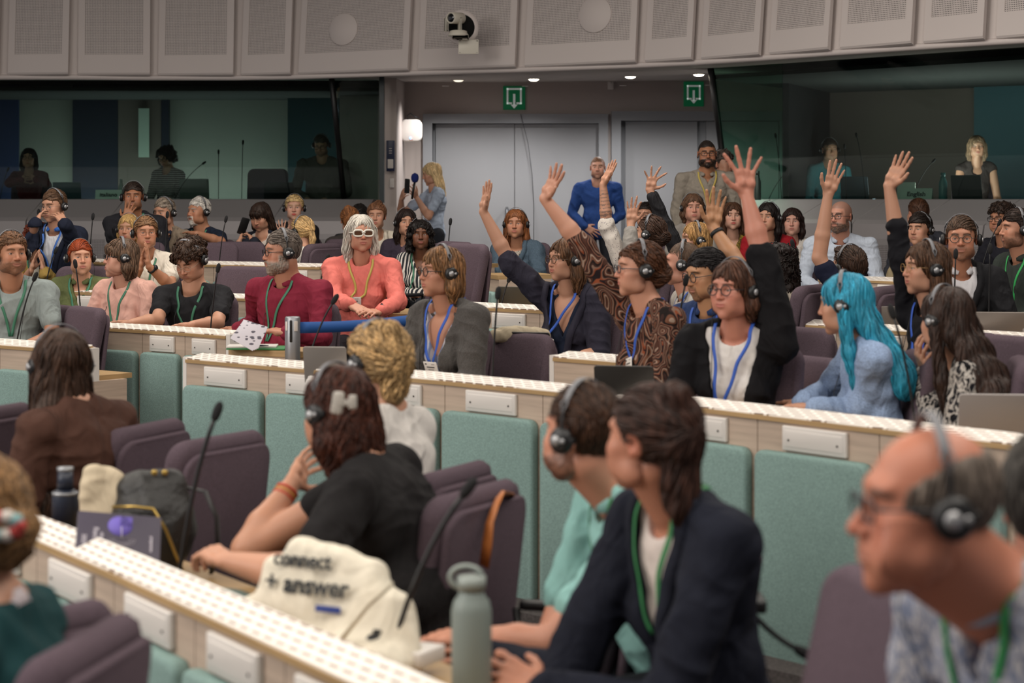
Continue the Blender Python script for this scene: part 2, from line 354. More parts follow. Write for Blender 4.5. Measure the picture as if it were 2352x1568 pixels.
def chair(X, Y, z, yaw, label, tall=0., group='purple-grey conference chairs'):
    r = empty('conference_chair', (X, Y, z), label, 'chair', group, rz=-math.radians(yaw))
    link('seat', CH[2], r, M=TM((0, 0, .46)))
    bk = link('backrest', CH[0], r, M=TM((0, .235, .755+tall), rx=math.radians(-7)))
    link('back_shell', CH[1], bk, M=TM((0, .045, -.01)))
    for sx in (-1, 1): link('armrest', CH[3], r, M=TM((sx*.265, .13, .66)))
    link('base', CH[4], r)
    return r
def chair_px(px, py, yaw, label, s=None, zt=1.02, group='purple-grey conference chairs', fz=None, tall=0.):
    """placed so that the middle of its back's top edge shows at (px,py)."""
    if s is None:
        s = (py-HY)/(CAMZ-zt-tall)
    p = W(px, py, s)
    a = math.radians(yaw); fwd = np.array([-math.sin(a), -math.cos(a)]); q = p[:2]+fwd*.27
    z = floor_z(q[0], q[1]) if fz is None else fz; return chair(q[0], q[1], z, yaw, label, p[2]-zt-z, group)

# ================================================================ door wall, doors, signs
SD = 195.; YD = F/SD                                     # door wall
FL = .42
def wallbox(name, x0, x1, z0, z1, y0, y1, m, parent=None, kind='structure'):
    b = MB(); b.box(((x0+x1)/2, (y0+y1)/2, (z0+z1)/2), (x1-x0, y1-y0, z1-z0)); return b.obj(name, m, parent, kind=kind)
X = lambda px, s=SD: (px-HX)/s
Z = lambda py, s=SD: CAMZ-(py-HY)/s
doors = [(972, 1396, 262, [(1000, 1182), (1182, 1382)], 'door_1'), (1404, 2000, 256, [(1436, 1603), (1622, 1790)], 'door_2')]
b = MB(); xs = [X(780), X(972), X(1396), X(1404), X(1830), X(2500)]
b.box(((X(780)+X(972))/2, YD+.1, 2), (X(972)-X(780), .2, 3.4)); b.box(((X(1396)+X(1404))/2, YD+.1, (.3+Z(262))/2), (X(1404)-X(1396), .2, Z(262)-.3))
b.box(((X(1812)+X(2500))/2, YD+.1, 2), (X(2500)-X(1812), .2, 3.4))
zt1 = Z(262); b.box(((X(972)+X(1812))/2, YD+.1, (zt1+3.7)/2), (X(1812)-X(972), .2, 3.7-zt1))
b.obj('wall_back', M_WALL, kind='structure')
def door(name, px0, px1, pyt, leaves, seam):
    zt = Z(pyt); r = empty(name, (X((px0+px1)/2), YD, FL)); r['kind'] = 'structure'
    o = lambda v: (v[0]-r.location.x, v[1]-YD, v[2]-FL)
    fw = .11; b = MB(); x0, x1 = X(px0), X(px1)
    for xx in (x0+fw/2, x1-fw/2): b.box(o((xx, YD-.02, (FL+zt-fw)/2)), (fw, .12, zt-fw-FL))
    b.box(o(((x0+x1)/2, YD-.02, zt-fw/2)), (x1-x0, .12, fw)); b.obj('door_frame', M_DOORF, r)
    b = MB(); b.box(o(((x0+x1)/2, YD+.12, (FL+zt)/2-fw/2)), (x1-x0-2*fw, .02, zt-FL-fw)); b.obj('door_backing', M_DOORF, r)
    n = len(leaves)
    for a, e in leaves:
        b = MB(); b.box(o(((X(a)+X(e))/2, YD+.07, (FL+zt-fw)/2)), (X(e)-X(a)-.008, .05, zt-FL-fw-.01)); lf = b.obj('door_leaf', M_DOOR, r)
        if a != leaves[0][0]: continue
        hx = X(e)-.09; b = MB(); b.tube([o((hx, YD+.04, FL+.45)), o((hx, YD-.06, FL+.47)), o((hx, YD-.07, FL+.85)), o((hx, YD-.06, FL+1.25)), o((hx, YD+.04, FL+1.27))], .02, 10); b.obj('door_handle', mat('handle_steel', '#74767a', .35, metal=.7), lf)
    return r
door('door_1', 972, 1396, 262, doors[0][3], 0); door('door_2', 1404, 1812, 256, doors[1][3], 0)
# curved cable hanging in front of the first door
b = MB(); b.tube([W(1196, 262, 196), W(1201, 281, 196.5), W(1213, 330, 197), W(1222, 400, 198), W(1226, 470, 198), W(1226, 560, 198)], .004, 6)
b.obj('hanging_cable', M_DARKMETAL, label='thin cable hanging in front of the first double door', cat='cable')
M_GREEN = mat('exit_green', '#0c7346', .5, emit=('#0c7346', .12)); M_PICT = mat('exit_white', '#e6ece8', .5, emit=('#e6ece8', .12))
def exit_sign(px, py, wpx, hpx, label):
    c = W(px, py, SD); w_, h_ = wpx/SD, hpx/SD; r = empty('exit_sign', (c[0], YD-.01, c[2]), label, 'sign', 'green exit signs above the doors')
    b = MB(); b.slab(w_, h_, .02, .004, .003); b.obj('sign_plate', M_GREEN, r)
    u = w_/50; b = MB(); y = -.013
    def bar(x0, x1, z0, z1): b.box(((x0+x1)/2*u, y, (z0+z1)/2*u), ((x1-x0)*u, .006, (z1-z0)*u))
    bar(-17, 17, 18, 22); bar(-17, -13, -14, 22); bar(13, 17, -14, 22); bar(-17, -5, -14, -10); bar(5, 17, -14, -10); bar(-2.5, 2.5, -16, 9)
    b.hexa([(-8*u, y-.003, -15*u), (8*u, y-.003, -15*u), (0, y-.003, -24*u)], [(-8*u, y+.003, -15*u), (8*u, y+.003, -15*u), (0, y+.003, -24*u)])
    b.obj('exit_pictogram', M_PICT, r)
exit_sign(1181, 225, 51, 54, 'green square exit sign with a white door and arrow, left of the two')
exit_sign(1593, 216, 46, 57, 'green square exit sign with a white door and arrow, right of the two')
# router, intercom, socket, sensor
r = empty('wireless_access_point', W(945, 300, 200), 'white rounded wall box with a small blue light and a cable above', 'router'); 
b = MB(); b.slab(.25, .26, .06, .07, .02); b.obj('housing', M_WHITE, r)
b = MB(); b.lathe([(.0001, 0), (.012, 0), (.012, .004), (.0001, .004)], 12, 0, TM((-.01, -.03, -.085), rx=math.pi/2)); b.obj('status_light', mat('blue_led', '#4f8dff', emit=('#5f9bff', 6)), r)
b = MB(); b.box((0, -.032, -.108), (.04, .003, .006)); b.obj('logo_mark', mat('logo_red', '#b07a6a'), r)
b = MB(); b.tube([(-.04, .0, .125), (-.05, -.01, .17), (-.01, -.01, .20), (.04, -.01, .16), (.09, 0, .15)], .006, 6); b.obj('cable', M_DARKMETAL, r)
r = empty('wall_intercom', W(897, 358, 211.4), 'narrow dark blue intercom panel with a white lower button on the wall', 'intercom')
b = MB(); b.slab(.09, .335, .03, .006, .004); b.obj('housing', mat('navy_panel', '#1d2747', .4), r)
b = MB(); b.slab(.062, .10, .01, .004, .002, 0, TM((0, -.018, -.085))); b.obj('button_plate', M_WHITE, r)
b = MB()
for k, dz in enumerate((.06, .035, .01)): b.box((0, -.017, dz+.02), (.03, .004, .006))
b.obj('marking', M_WHITE, r)
b = MB(); b.slab(.045, .10, .012, .006, .003); o = b.obj('light_switch', M_WHITE, label='small white switch plate low on the wall beside the photographing woman', cat='switch', M=TM(W(900, 420, 211.2)))
b = MB(); b.slab(.07, .12, .05, .01, .006); b.lathe([(.004, 0), (.012, .005), (.001, .01)], 8, 0, TM((0, -.03, .02), rx=math.pi/2)); o = b.obj('motion_sensor', M_WHITE, label='small white box sensor high on the wall between the two double doors', cat='sensor', M=TM(W(1402, 194, SD)-np.array([0, .03, 0])))
# side wall left of the doors with booth jamb
YG = F/214.
b = MB(); b.box((X(891, 211), YD-.8, 2.0), (.185, 1.9, 3.4)); b.obj('wall_left', M_WALL, kind='structure')
b = MB(); b.box((W(874, 300, 213)[0]+.02, YG+.03, 2.44), (.05, .12, 1.36)); b.obj('trim_1', mat('dark_teal_frame', '#16262a', .4), kind='structure')

# ================================================================ bulkhead with lapped perforated panels
ZB = 3.12
def sb(py): return (HY-py)/(ZB-CAMZ)
XS = [(-260, 175), (0, 174.5), (160, 174.5), (345, 176), (538, 176), (672, 174), (945, 165), (1190, 157.5), (1467, 147), (1598, 140.5), (1755, 130), (1915, 118), (2105, 105), (2270, 94), (2430, 84)]
BP = [np.array([(x-HX)/sb(y), F/sb(y)]) for x, y in XS]
circles = {5: (785, 68, 36), 7: (1382, 38, 40)}
for i in range(len(BP)-1):
    a, e = BP[i], BP[i+1]; t = unit(e-a); n = np.array([t[1], -t[0]])         # n towards the camera
    ln = np.linalg.norm(e-a); w_ = ln-.09
    lean = -.10                                                           # the face leans out towards the room as it rises
    r = empty('bulkhead_panel', (0, 0, 0)); r['kind'] = 'structure'; r.name = 'trim_bulkhead_panel'
    H_ = 1.75; up = unit(np.array([n[0]*lean, n[1]*lean, 1])); 
    o = np.array([*(a+t*.09), ZB]); T3 = np.array([*t, 0]); N3 = unit(np.cross(T3, up)); N3 = N3 if np.dot(N3[:2], n) > 0 else -N3
    lapa, lapb = .02, .075                                                 # right-hand edge stands proud
    def G(u, v, d): return o+T3*u+up*v+N3*(d+lapa+(lapb-lapa)*u/w_)
    bb = MB(); fr = .07; bot = .23
    q = [(0, .03), (w_, .03), (w_, H_), (0, H_)]
    # frame (four strips), perforated field recessed, slab behind
    def strip(u0, u1, v0, v1, d0, d1, mi=0): bb.hexa([G(u0, v0, d0), G(u1, v0, d0), G(u1, v1, d0), G(u0, v1, d0)], [G(u0, v0, d1), G(u1, v0, d1), G(u1, v1, d1), G(u0, v1, d1)], mi)
    strip(0, w_, .03, bot, -.03, .012); strip(0, fr, bot, H_, -.03, .012); strip(w_-fr, w_, bot, H_, -.03, .012)
    bb.hexa([G(0, 0, -.03), G(w_, 0, -.03), G(w_, .03, -.03), G(0, .03, -.03)], [G(0, .012, 0), G(w_, .012, 0), G(w_, .03, .012), G(0, .03, .012)])
    bb.obj('trim_panel_frame', M_BULK, kind='structure')
    bb = MB(); strip(fr, w_-fr, bot, H_, -.03, .006); ob = bb.obj('trim_perforated_field', M_BULKDOT, kind='structure'); uv_planar(ob.data, o, T3, up)
    # recessed joint between this panel and the previous one
    jq = [o-T3*.17-N3*.09, o+T3*.06-N3*.09, o+T3*.06-N3*.015, o-T3*.17-N3*.015]; bb = MB(); bb.hexa(jq, [v+up*H_ for v in jq])
    bb.obj('trim_joint', M_BULK, kind='structure')
    bpy.data.objects.remove(r)
    if i in circles:
        cx, cy, cr = circles[i]; s_ = F/((a+e)/2)[1]; pc = W(cx, cy, s_); u = np.dot(pc[:2]-o[:2], t); v = (pc[2]-ZB)/up[2]
        c = G(u, v, .012); R = cr/s_*1.05; M = basis(c, T3, up, N3); bb = MB()
        bb.lathe([(.001, 0), (R, 0), (R, .008), (R*.97, .014), (.001, .014)], 40, 0, M)
        bb.obj('round_cover', M_BULK, label='round grey cover disc on the wall panel '+('left' if i == 5 else 'right')+' of the camera', cat='cover')
    if i == 6: CAMP = (o, T3, up, N3, G)
# soffit and lip under the bulkhead
b = MB(); pts = [(*p, ZB) for p in BP]; back = [(6.5, 27.3, ZB+.22), (-7.2, 27.3, ZB+.22)]
b.hexa([(p[0], p[1]+.02, ZB-.02) for p in pts]+[(x, y, z-.02) for x, y, z in back], [(p[0], p[1]+.02, ZB+.0) for p in pts]+[(x, y, z) for x, y, z in back])
b.obj('ceiling_soffit', M_CEIL, kind='structure')
b = MB(); b.tube([(p[0], p[1]+.02, ZB-.01) for p in BP], .03, 8); b.obj('trim_soffit_lip', M_BULK, kind='structure')
for k, (px, py) in enumerate([(1053, 184), (1226, 182), (1448, 176), (1605, 171)]):
    s_ = (HY-py)/(ZB-.055-CAMZ); c = W(px, py, s_); r = empty('recessed_downlight', c, ['faint leftmost', 'bright second', 'bright third', 'rightmost'][k]+' round downlight in the soffit above the doors', 'ceiling light', 'recessed downlights in the soffit')
    bb = MB(); bb.lathe([(.055, -.002), (.075, -.002), (.075, .004), (.055, .004)], 20); bb.obj('trim_ring', M_WHITE, r)
    bb = MB(); bb.lathe([(.001, -.02), (.03, -.018), (.05, -.008), (.055, .003), (.001, .003)], 20); bb.obj('lens', mat('downlight_glow'+('_dim' if k == 0 else ''), '#fff2dc', emit=('#fff0d8', 1.2 if k == 0 else 14)), r)
    if k: 
        l = bpy.data.lights.new('downlight', 'SPOT'); l.energy = 38; l.spot_size = math.radians(125); l.spot_blend = .7; l.shadow_soft_size = .05; l.color = (1, .93, .84)
        lo = bpy.data.objects.new('downlight_bulb', l); COL.objects.link(lo); lo.location = (c[0], c[1], c[2]-.03)
for k, (xx, yy) in enumerate([(-.75, 22.5), (.15, 22.5), (1.25, 22.4), (2.2, 22.3)]):  # extra spots with trim rings, added to brighten the door wall
    r = empty('recessed_downlight', (xx, yy, ZB-.045), 'added fill downlight in the soffit before the door wall, number %s from the left' % ('one', 'two', 'three', 'four')[k], 'ceiling light', 'recessed downlights in the soffit')
    bb = MB(); bb.lathe([(.03, -.001), (.04, -.001), (.04, .004), (.03, .004)], 16); bb.obj('trim_ring', M_WHITE, r)
    l = bpy.data.lights.new('downlight', 'SPOT'); l.energy = 62; l.spot_size = math.radians(150); l.spot_blend = .8; l.shadow_soft_size = .04; l.color = (1, .97, .95)
    lo = bpy.data.objects.new('downlight_bulb', l); COL.objects.link(lo); lo.location = (xx, yy, ZB-.08); lo.rotation_euler = (0, 0, 0)
# upper ceiling and far side walls of the hall (outside the picture)
b = MB(); b.box((0, 28.3, 3), (26, .2, 6)); b.obj('wall_far', M_WALL, kind='structure')
b = MB(); b.box((12.6, 16, 3), (.2, 24, 6)); b.obj('wall_right', M_WALL, kind='structure')
b = MB(); b.box((0, 11, 6.0), (26, 34, .1)); b.obj('ceiling', M_CEIL, kind='structure')

# ================================================================ interpreter booths
M_BOOTHW = mat('booth_wall_grey', '#7d8078', .85); M_BOOTHD = mat('booth_door_navy', '#141a2c', .5); M_BOOTHF = mat('booth_dark', '#1a1c1f', .7)
M_BROWN = mat('booth_wall_brown', '#5e5650', .9); M_MULL = mat('black_mullion', '#0b0b0c', .45)
# left glass: straight pane leaning outwards at the top
def pane(p, name, m=M_GLASS, t=.012):
    p = [np.asarray(v, float) for v in p]; n = unit(np.cross(p[1]-p[0], p[3]-p[0])); b = MB()
    b.hexa([v-n*t/2 for v in p], [v+n*t/2 for v in p]); return b.obj(name, m, kind='structure')
# solid booth base wall behind the console and side walls
def lean_top(px, py, sill_s): s_ = (HY-py)/(ZB-.02-CAMZ); return W(px, py, s_)
ltl, ltm, ltr = W(-250, 180, 212), W(762, 180, 212), W(868, 184, 209)
lbl, lbm, lbr = W(-280, 457, 205), W(790, 457, 205), W(868, 457, 204)
pane([lbl, lbm, ltm, ltl], 'window_1'); pane([lbm, lbr, ltr, ltm], 'window_2')
b = MB(); b.tube([lbm-np.array([0, .02, 0]), ltm-np.array([0, .02, 0])], .032, 6); b.obj('trim_mullion_left', M_MULL, kind='structure')
b = MB(); b.box(((lbl[0]+lbr[0])/2, 24.6, 2.4), (lbr[0]-lbl[0]+.8, .1, 2.8)); b.obj('wall_booth_left', M_BOOTHW, kind='structure')
b = MB(); b.box((X(868, 204)+.03, 23.5, 2.4), (.04, 2.2, 2.8)); b.obj('wall_booth_left_side', M_BOOTHW, kind='structure')
for px0, px1, py0, nm, m in ((-200, 45, 190, 'dark navy', M_BOOTHD), (166, 388, 186, 'dark navy', M_BOOTHD)):
    pass
b = MB(); b.box((X(218, 187), 24.5, 2.1), (X(270, 187)-X(166, 187), .06, 2.35)); o = b.obj('door_3', M_BOOTHD, kind='structure')
b = MB(); b.box((X(320, 187), 24.5, 2.1), (X(370, 187)-X(271, 187), .05, 2.35)); b.obj('door_6', M_BROWN, kind='structure'); b = MB(); b.box((X(379, 187), 24.5, 2.1), (X(388, 187)-X(371, 187), .08, 2.35)); b.obj('trim_booth_door', M_BOOTHD, kind='structure')
b = MB(); b.box((X(331, 187), 24.44, Z(305, 187)), (.13, .02, .60)); b.obj('window_3', mat('frosted_pane', '#a5b5a8', .4), kind='structure')
b = MB(); b.box((X(-60, 187), 24.5, 2.1), (X(42, 187)-X(-160, 187), .06, 2.35)); b.obj('door_4', mat('booth_blue', '#1c2a52', .5), kind='structure')
b = MB(); b.box((X(720, 190), 24.2, 2.4), (X(780, 190)-X(662, 190), .3, 2.75)); b.obj('wall_booth_pier', mat('booth_teal', '#31525a', .7), kind='structure')
# right booth: glass runs from the leaning mullion at 1630 to the right edge and beyond
rb0, rb1, rb2 = W(1672, 459, 214), W(1797, 459, 220), W(2480, 460, 254)
rt0, rt1, rt2 = W(1632, 158, 227), W(1797, 147, 235.5), W(2480, 101, 271)
pane([rb0, rb1, rt1, rt0], 'window_4', glass_mat('green_booth_glass', (.50, .74, .62))); pane([rb1, rb2, rt2, rt1], 'window_5')
b = MB(); b.tube([rb0-np.array([0, .02, 0]), rt0-np.array([0, .02, 0])], .034, 6); b.obj('trim_mullion_right', M_MULL, kind='structure')
# booth interior wall: starts at column 1795 and runs to the right
bx0 = W(1800, 457, 206); bx1 = W(2560, 457, 228)
b = MB(); d = unit(bx1[:2]-bx0[:2]); n = np.array([-d[1], d[0]])
q = [bx0[:2]+n*.9, bx1[:2]+n*.9, bx1[:2]+n*1.0, bx0[:2]+n*1.0]; b.hexa([(*v, .42) for v in q], [(*v, ZB) for v in q]); b.obj('wall_booth_right', M_BROWN, kind='structure')
q = [W(1798, 457, 218)[:2], W(1812, 457, 218)[:2], bx0[:2]+n*1.0+d*.1, bx0[:2]+n*1.0]; b = MB(); b.hexa([(*v, .42) for v in q], [(*v, ZB) for v in q]); b.obj('wall_booth_right_side', M_BOOTHF, kind='structure')
b = MB(); q = [W(2170, 457, 217)[:2]+n*.80, W(2560, 457, 228)[:2]+n*.80, W(2560, 457, 228)[:2]+n*.85, W(2170, 457, 217)[:2]+n*.85]; b.hexa([(*v, .42) for v in q], [(*v, ZB) for v in q]); b.obj('door_5', mat('booth_teal', '#31525a', .7), kind='structure')
# unseen fill lights added to brighten the booths, kept below the sill
area('booth_fill_light', (-3.9, 22.42, 1.775), (math.radians(125), 0, 0), 4.2, .04, 12, (.9, 1, .97))
area('booth_fill_light', (*(rb1+(rb2-rb1)*.5)[:2]+n*.66, 1.78), (math.radians(160), 0, math.atan2(*(rb2-rb1)[[1, 0]])), 2.6, .1, 55, (1, .95, .9))
area('booth_wall_fill', (-3.9, 24.0, 1.5), (math.radians(170), 0, 0), 4.2, .3, 30, (.95, 1, .97))  # added light behind the counter to lift the booth wall
for nm_, q in (('left', [lbl[:2]+(0, .1), lbr[:2]+(0, .1), (lbr[0]+.1, 24.6), (lbl[0]-.4, 24.6)]), ('right', [rt0[:2]+(.02, .12), rt2[:2]+(.02, .12), bx1[:2]+n*1.05, bx0[:2]+n*1.05])):
    b = MB(); b.hexa([(*v, 3.02) for v in q], [(*v, 3.06) for v in q]); b.obj('ceiling_booth_'+nm_, mat('booth_ceiling', '#2c2f2e', .9), kind='structure')
# booth counters behind the glass (the interpreters' desk)
b = MB(); b.box(((lbl[0]+lbr[0])/2, 22.62, 1.77), (lbr[0]-lbl[0], .5, .04)); b.box(((lbl[0]+lbr[0])/2, 22.40, 1.1), (lbr[0]-lbl[0], .04, 1.34)); b.obj('wall_booth_counter_left', M_BOOTHF, kind='structure')
d = unit((rb2-rb0)[:2]); n2 = np.array([-d[1], d[0]])
b = MB(); q = [rb0[:2]+n2*.06, rb2[:2]+n2*.06, rb2[:2]+n2*.55, rb0[:2]+n2*.55]; b.hexa([(*v, 1.75) for v in q], [(*v, 1.79) for v in q]); q = [rb0[:2]+n2*.06, rb2[:2]+n2*.06, rb2[:2]+n2*.10, rb0[:2]+n2*.10]; b.hexa([(*v, .42) for v in q], [(*v, 1.75) for v in q]); b.obj('wall_booth_counter_right', M_BOOTHF, kind='structure')

# silver consoles below the glass
def console(P0, P1, sgn, label, x_joints):
    """P0,P1: ends of the sill line in plan. Profile: ledge sloping down and out, then a vertical face with grille."""
    a, e = np.array(P0[:2]), np.array(P1[:2]); d = unit(e-a); n = np.array([d[1], -d[0]])
    prof = [(-.02, 1.80), (.05, 1.795), (.42, 1.60), (.47, 1.56), (.50, 1.42), (.50, .42), (-.02, .42)]
    for k in range(len(x_joints)-1):
        u0, u1 = x_joints[k]+.008, x_joints[k+1]-.008; 
        b = MB(); sl = .10
        A = [(a+d*(u0+ (sl*(1-min(pn, .42)/.42)))+n*pn) for pn, z in prof]; B = [(a+d*(u1+(sl*(1-min(pn, .42)/.42)))+n*pn) for pn, z in prof]
        b.hexa([(*v, z) for v, (_, z) in zip(A, prof)], [(*v, z) for v, (_, z) in zip(B, prof)])
        o3 = np.array([*(a+d*(u0+u1)/2+n*.25), .42]); r = empty('booth_console', o3, '%s silver-grey sloping console under the %s booth window' % (('leftmost', 'second from left', 'third from left', 'fourth from left', 'fifth from left', 'sixth from left')[k], label), 'console', 'silver-grey consoles under the booth windows')
        b.V = [tuple(np.array(v)-o3) for v in b.V]; b.obj('housing', M_CONS, r)
        b = MB(); q = [a+d*(u0+.03)+n*.502, a+d*(u1-.03)+n*.502]; 
        b.hexa([(*q[0], .6), (*q[1], .6), (*(q[1]+n*.006), .6), (*(q[0]+n*.006), .6)], [(*q[0], 1.36), (*q[1], 1.36), (*(q[1]+n*.006), 1.36), (*(q[0]+n*.006), 1.36)])
        b.V = [tuple(np.array(v)-o3) for v in b.V]; g = b.obj('grille', M_CONDOT, r); uv_planar(g.data, (0, 0, 0), (*d, 0), (0, 0, 1))
console(W(-250, 457, 206), W(890, 457, 206), 1, 'left', [0, .72, 1.62, 2.52, 3.42, 4.32, 5.3])
console(W(1640, 459, 213), W(2500, 460, 256), 1, 'right', [0, .78, 1.56, 2.34, 3.1, 3.9, 4.6])
# ================================================================ signed-distance modelling of organic shapes
def smin(a, b, k):
    h = np.clip(.5+.5*(b-a)/k, 0, 1); return b*(1-h)+a*h-k*h*(1-h)
def smax(a, b, k): return -smin(-a, -b, k)
def d_ell(P, c, r, R=None):
    q = P-np.asarray(c, np.float32)
    if R is not None: q = q@np.asarray(R, np.float32)
    r = np.broadcast_to(np.asarray(r, np.float32), (3,)); a = q/r; k0 = np.sqrt(np.einsum('...i,...i->...', a, a))+1e-9; a /= r
    return k0*(k0-1)/(np.sqrt(np.einsum('...i,...i->...', a, a))+1e-9)
def d_cone(P, a, b, ra, rb):
    a = np.asarray(a, np.float32); b = np.asarray(b, np.float32); ab = b-a; q = P-a
    L2 = max(float(ab@ab), 1e-9); w = q@ab; t = np.clip(w/L2, 0, 1)
    d2 = np.einsum('...i,...i->...', q, q)-2*t*w+t*t*L2
    return np.sqrt(np.maximum(d2, 0))-(ra+(rb-ra)*t)
class Sdf:
    def __init__(s): s.ops = []
    def ell(s, c, r, k=.02, R=None): s.ops.append(('u', k, lambda P: d_ell(P, c, r, R), np.array(c, float), max(r))); return s
    def cone(s, a, b, ra, rb, k=.02):
        s.ops.append(('u', k, lambda P: d_cone(P, a, b, ra, rb), None, 0)); s.ops[-1] = s.ops[-1][:3]+((np.minimum(a, b)-max(ra, rb), np.maximum(a, b)+max(ra, rb)),); return s
    def sub(s, f, k=.01): s.ops.append(('s', k, f, None)); return s
    def cutell(s, c, r, k=.01, R=None): return s.sub(lambda P: d_ell(P, c, r, R), k)
    def keep(s, f, k=.005): s.ops.append(('i', k, f, None)); return s
    def off(s, t): s.ops.append(('o', t, None, None)); return s
    def __call__(s, P):
        d = None
        for o in s.ops:
            if o[0] == 'u': v = o[2](P); d = v if d is None else smin(d, v, o[1])
            elif o[0] == 's': d = smax(d, -o[2](P), o[1])
            elif o[0] == 'i': d = smax(d, o[2](P), o[1])
            else: d = d-o[1]
        return d
    def blocks(s, C, rad, P):
        """values on P (blocks x points x 3), skipping each shape where it lies too far from the block to matter"""
        cv = [o[2](C) if o[0] != 'o' else None for o in s.ops]
        dm = np.min([v for o, v in zip(s.ops, cv) if o[0] == 'u'], axis=0); d = np.full(P.shape[:2], .5, np.float32)
        for o, v in zip(s.ops, cv):
            if o[0] == 'u': m = v-dm < 2*rad+o[1]
            elif o[0] == 's': m = v < rad*1.6+o[1]+.01
            elif o[0] == 'i': m = v > -(rad*1.6+o[1]+.01)
            else: d -= o[1]; continue
            if not m.any(): continue
            al = m.all(); x = o[2](P if al else P[m]); y = d if al else d[m]
            y = smin(y, x, o[1]) if o[0] == 'u' else smax(y, -x if o[0] == 's' else x, o[1])
            if al: d = y
            else: d[m] = y
        return d
    def bounds(s):
        lo = np.full(3, 1e9); hi = -lo
        for o in s.ops:
            if o[0] != 'u': continue
            if len(o) == 5: a, b = o[3]-o[4], o[3]+o[4]
            else: a, b = o[3]
            lo = np.minimum(lo, a); hi = np.maximum(hi, b)
        return lo, hi
def surface(f, h, lo=None, hi=None, n=7):
    """surface nets over the zero level of f, evaluated only in blocks near the surface."""
    if lo is None: lo, hi = f.bounds(); lo = lo-.035; hi = hi+.035
    nb = np.maximum(np.ceil((hi-lo)/(h*n)).astype(int), 1)
    g = np.stack(np.meshgrid(*[np.arange(k) for k in nb], indexing='ij'), -1).reshape(-1, 3)
    c = (lo+(g+.5)*h*n).astype(np.float32); d = f(c); m0 = np.abs(d) < h*n*.95+.010; g = g[m0]; c2 = c[m0]
    V = np.full(nb*n+1, 1., np.float32); 
    ax = np.arange(n+1); loc = np.stack(np.meshgrid(ax, ax, ax, indexing='ij'), -1).reshape(-1, 3)
    for s0 in range(0, len(g), 200):
        gg = g[s0:s0+200]; I = gg[:, None, :]*n+loc[None]; P = (lo+I*h).astype(np.float32)
        V[I[..., 0], I[..., 1], I[..., 2]] = f.blocks(c2[s0:s0+200], h*n*.87, P)
    # blocks never evaluated: mark the inside so that no false walls appear
    ev = np.zeros(nb, bool); ev[g[:, 0], g[:, 1], g[:, 2]] = True
    neg = (d.reshape(nb) < 0) & ~ev
    for i, j, k in np.argwhere(neg):
        blk = V[i*n:(i+1)*n+1, j*n:(j+1)*n+1, k*n:(k+1)*n+1]; blk[blk == 1.] = -1.
    ins = V < 0
    c8 = np.zeros(tuple(np.array(V.shape)-1), np.int8)
    for i in (0, 1):
        for j in (0, 1):
            for k in (0, 1): c8 += ins[i:ins.shape[0]-1+i, j:ins.shape[1]-1+j, k:ins.shape[2]-1+k]
    cells = np.argwhere((c8 > 0) & (c8 < 8)); idx = np.full(c8.shape, -1, np.int32); idx[cells[:, 0], cells[:, 1], cells[:, 2]] = np.arange(len(cells))
    cv = {}
    for i in (0, 1):
        for j in (0, 1):
            for k in (0, 1): cv[i, j, k] = V[cells[:, 0]+i, cells[:, 1]+j, cells[:, 2]+k]
    S = np.zeros((len(cells), 3), np.float32); N = np.zeros(len(cells), np.float32)
    for a in range(3):
        o = [x for x in range(3) if x != a]
        for u in (0, 1):
            for v in (0, 1):
                p = [0, 0, 0]; p[o[0]] = u; p[o[1]] = v; q = list(p); q[a] = 1
                va, vb = cv[tuple(p)], cv[tuple(q)]; m = (va < 0) != (vb < 0)
                t = np.where(m, va/np.where(m, va-vb, 1), 0); w_ = m.astype(np.float32)
                S[:, a] += t*w_; S[:, o[0]] += u*w_; S[:, o[1]] += v*w_; N += w_
    P = lo+(cells+S/np.maximum(N, 1)[:, None])*h
    Q = []
    for a in range(3):
        b, c = (a+1) % 3, (a+2) % 3
        sl0 = [slice(None)]*3; sl1 = [slice(None)]*3; sl0[a] = slice(0, -1); sl1[a] = slice(1, None)
        A, B = ins[tuple(sl0)], ins[tuple(sl1)]; e = np.argwhere(A != B)
        ok = (e[:, b] > 0) & (e[:, c] > 0) & (e[:, b] < c8.shape[b]) & (e[:, c] < c8.shape[c]); e = e[ok]
        s_in = A[e[:, 0], e[:, 1], e[:, 2]]
        def at(db, dc):
            x = e.copy(); x[:, b] -= db; x[:, c] -= dc; return idx[x[:, 0], x[:, 1], x[:, 2]]
        q = np.stack([at(1, 1), at(0, 1), at(0, 0), at(1, 0)], 1); q[~s_in] = q[~s_in][:, ::-1]; Q.append(q[(q >= 0).all(1)])
    Q = np.concatenate(Q); return P.astype(np.float32), Q
def relax(P, Q, it=1, w=.5):
    for _ in range(it):
        S = np.zeros_like(P); N = np.zeros(len(P), np.float32)
        for k in range(4):
            a, b = Q[:, k], Q[:, (k+1) % 4]
            for c in range(3): S[:, c] += np.bincount(a, P[b, c], len(P))+np.bincount(b, P[a, c], len(P))
            N += np.bincount(a, minlength=len(P))+np.bincount(b, minlength=len(P))
        P = P*(1-w)+w*S/np.maximum(N, 1)[:, None]
    return P.astype(np.float32)
def vnormals(P, Q):
    n = np.cross(P[Q[:, 2]]-P[Q[:, 0]], P[Q[:, 3]]-P[Q[:, 1]]); N = np.zeros_like(P)
    for k in range(4):
        for c in range(3): N[:, c] += np.bincount(Q[:, k], n[:, c], len(P))
    return N/(np.linalg.norm(N, axis=1)[:, None]+1e-9)
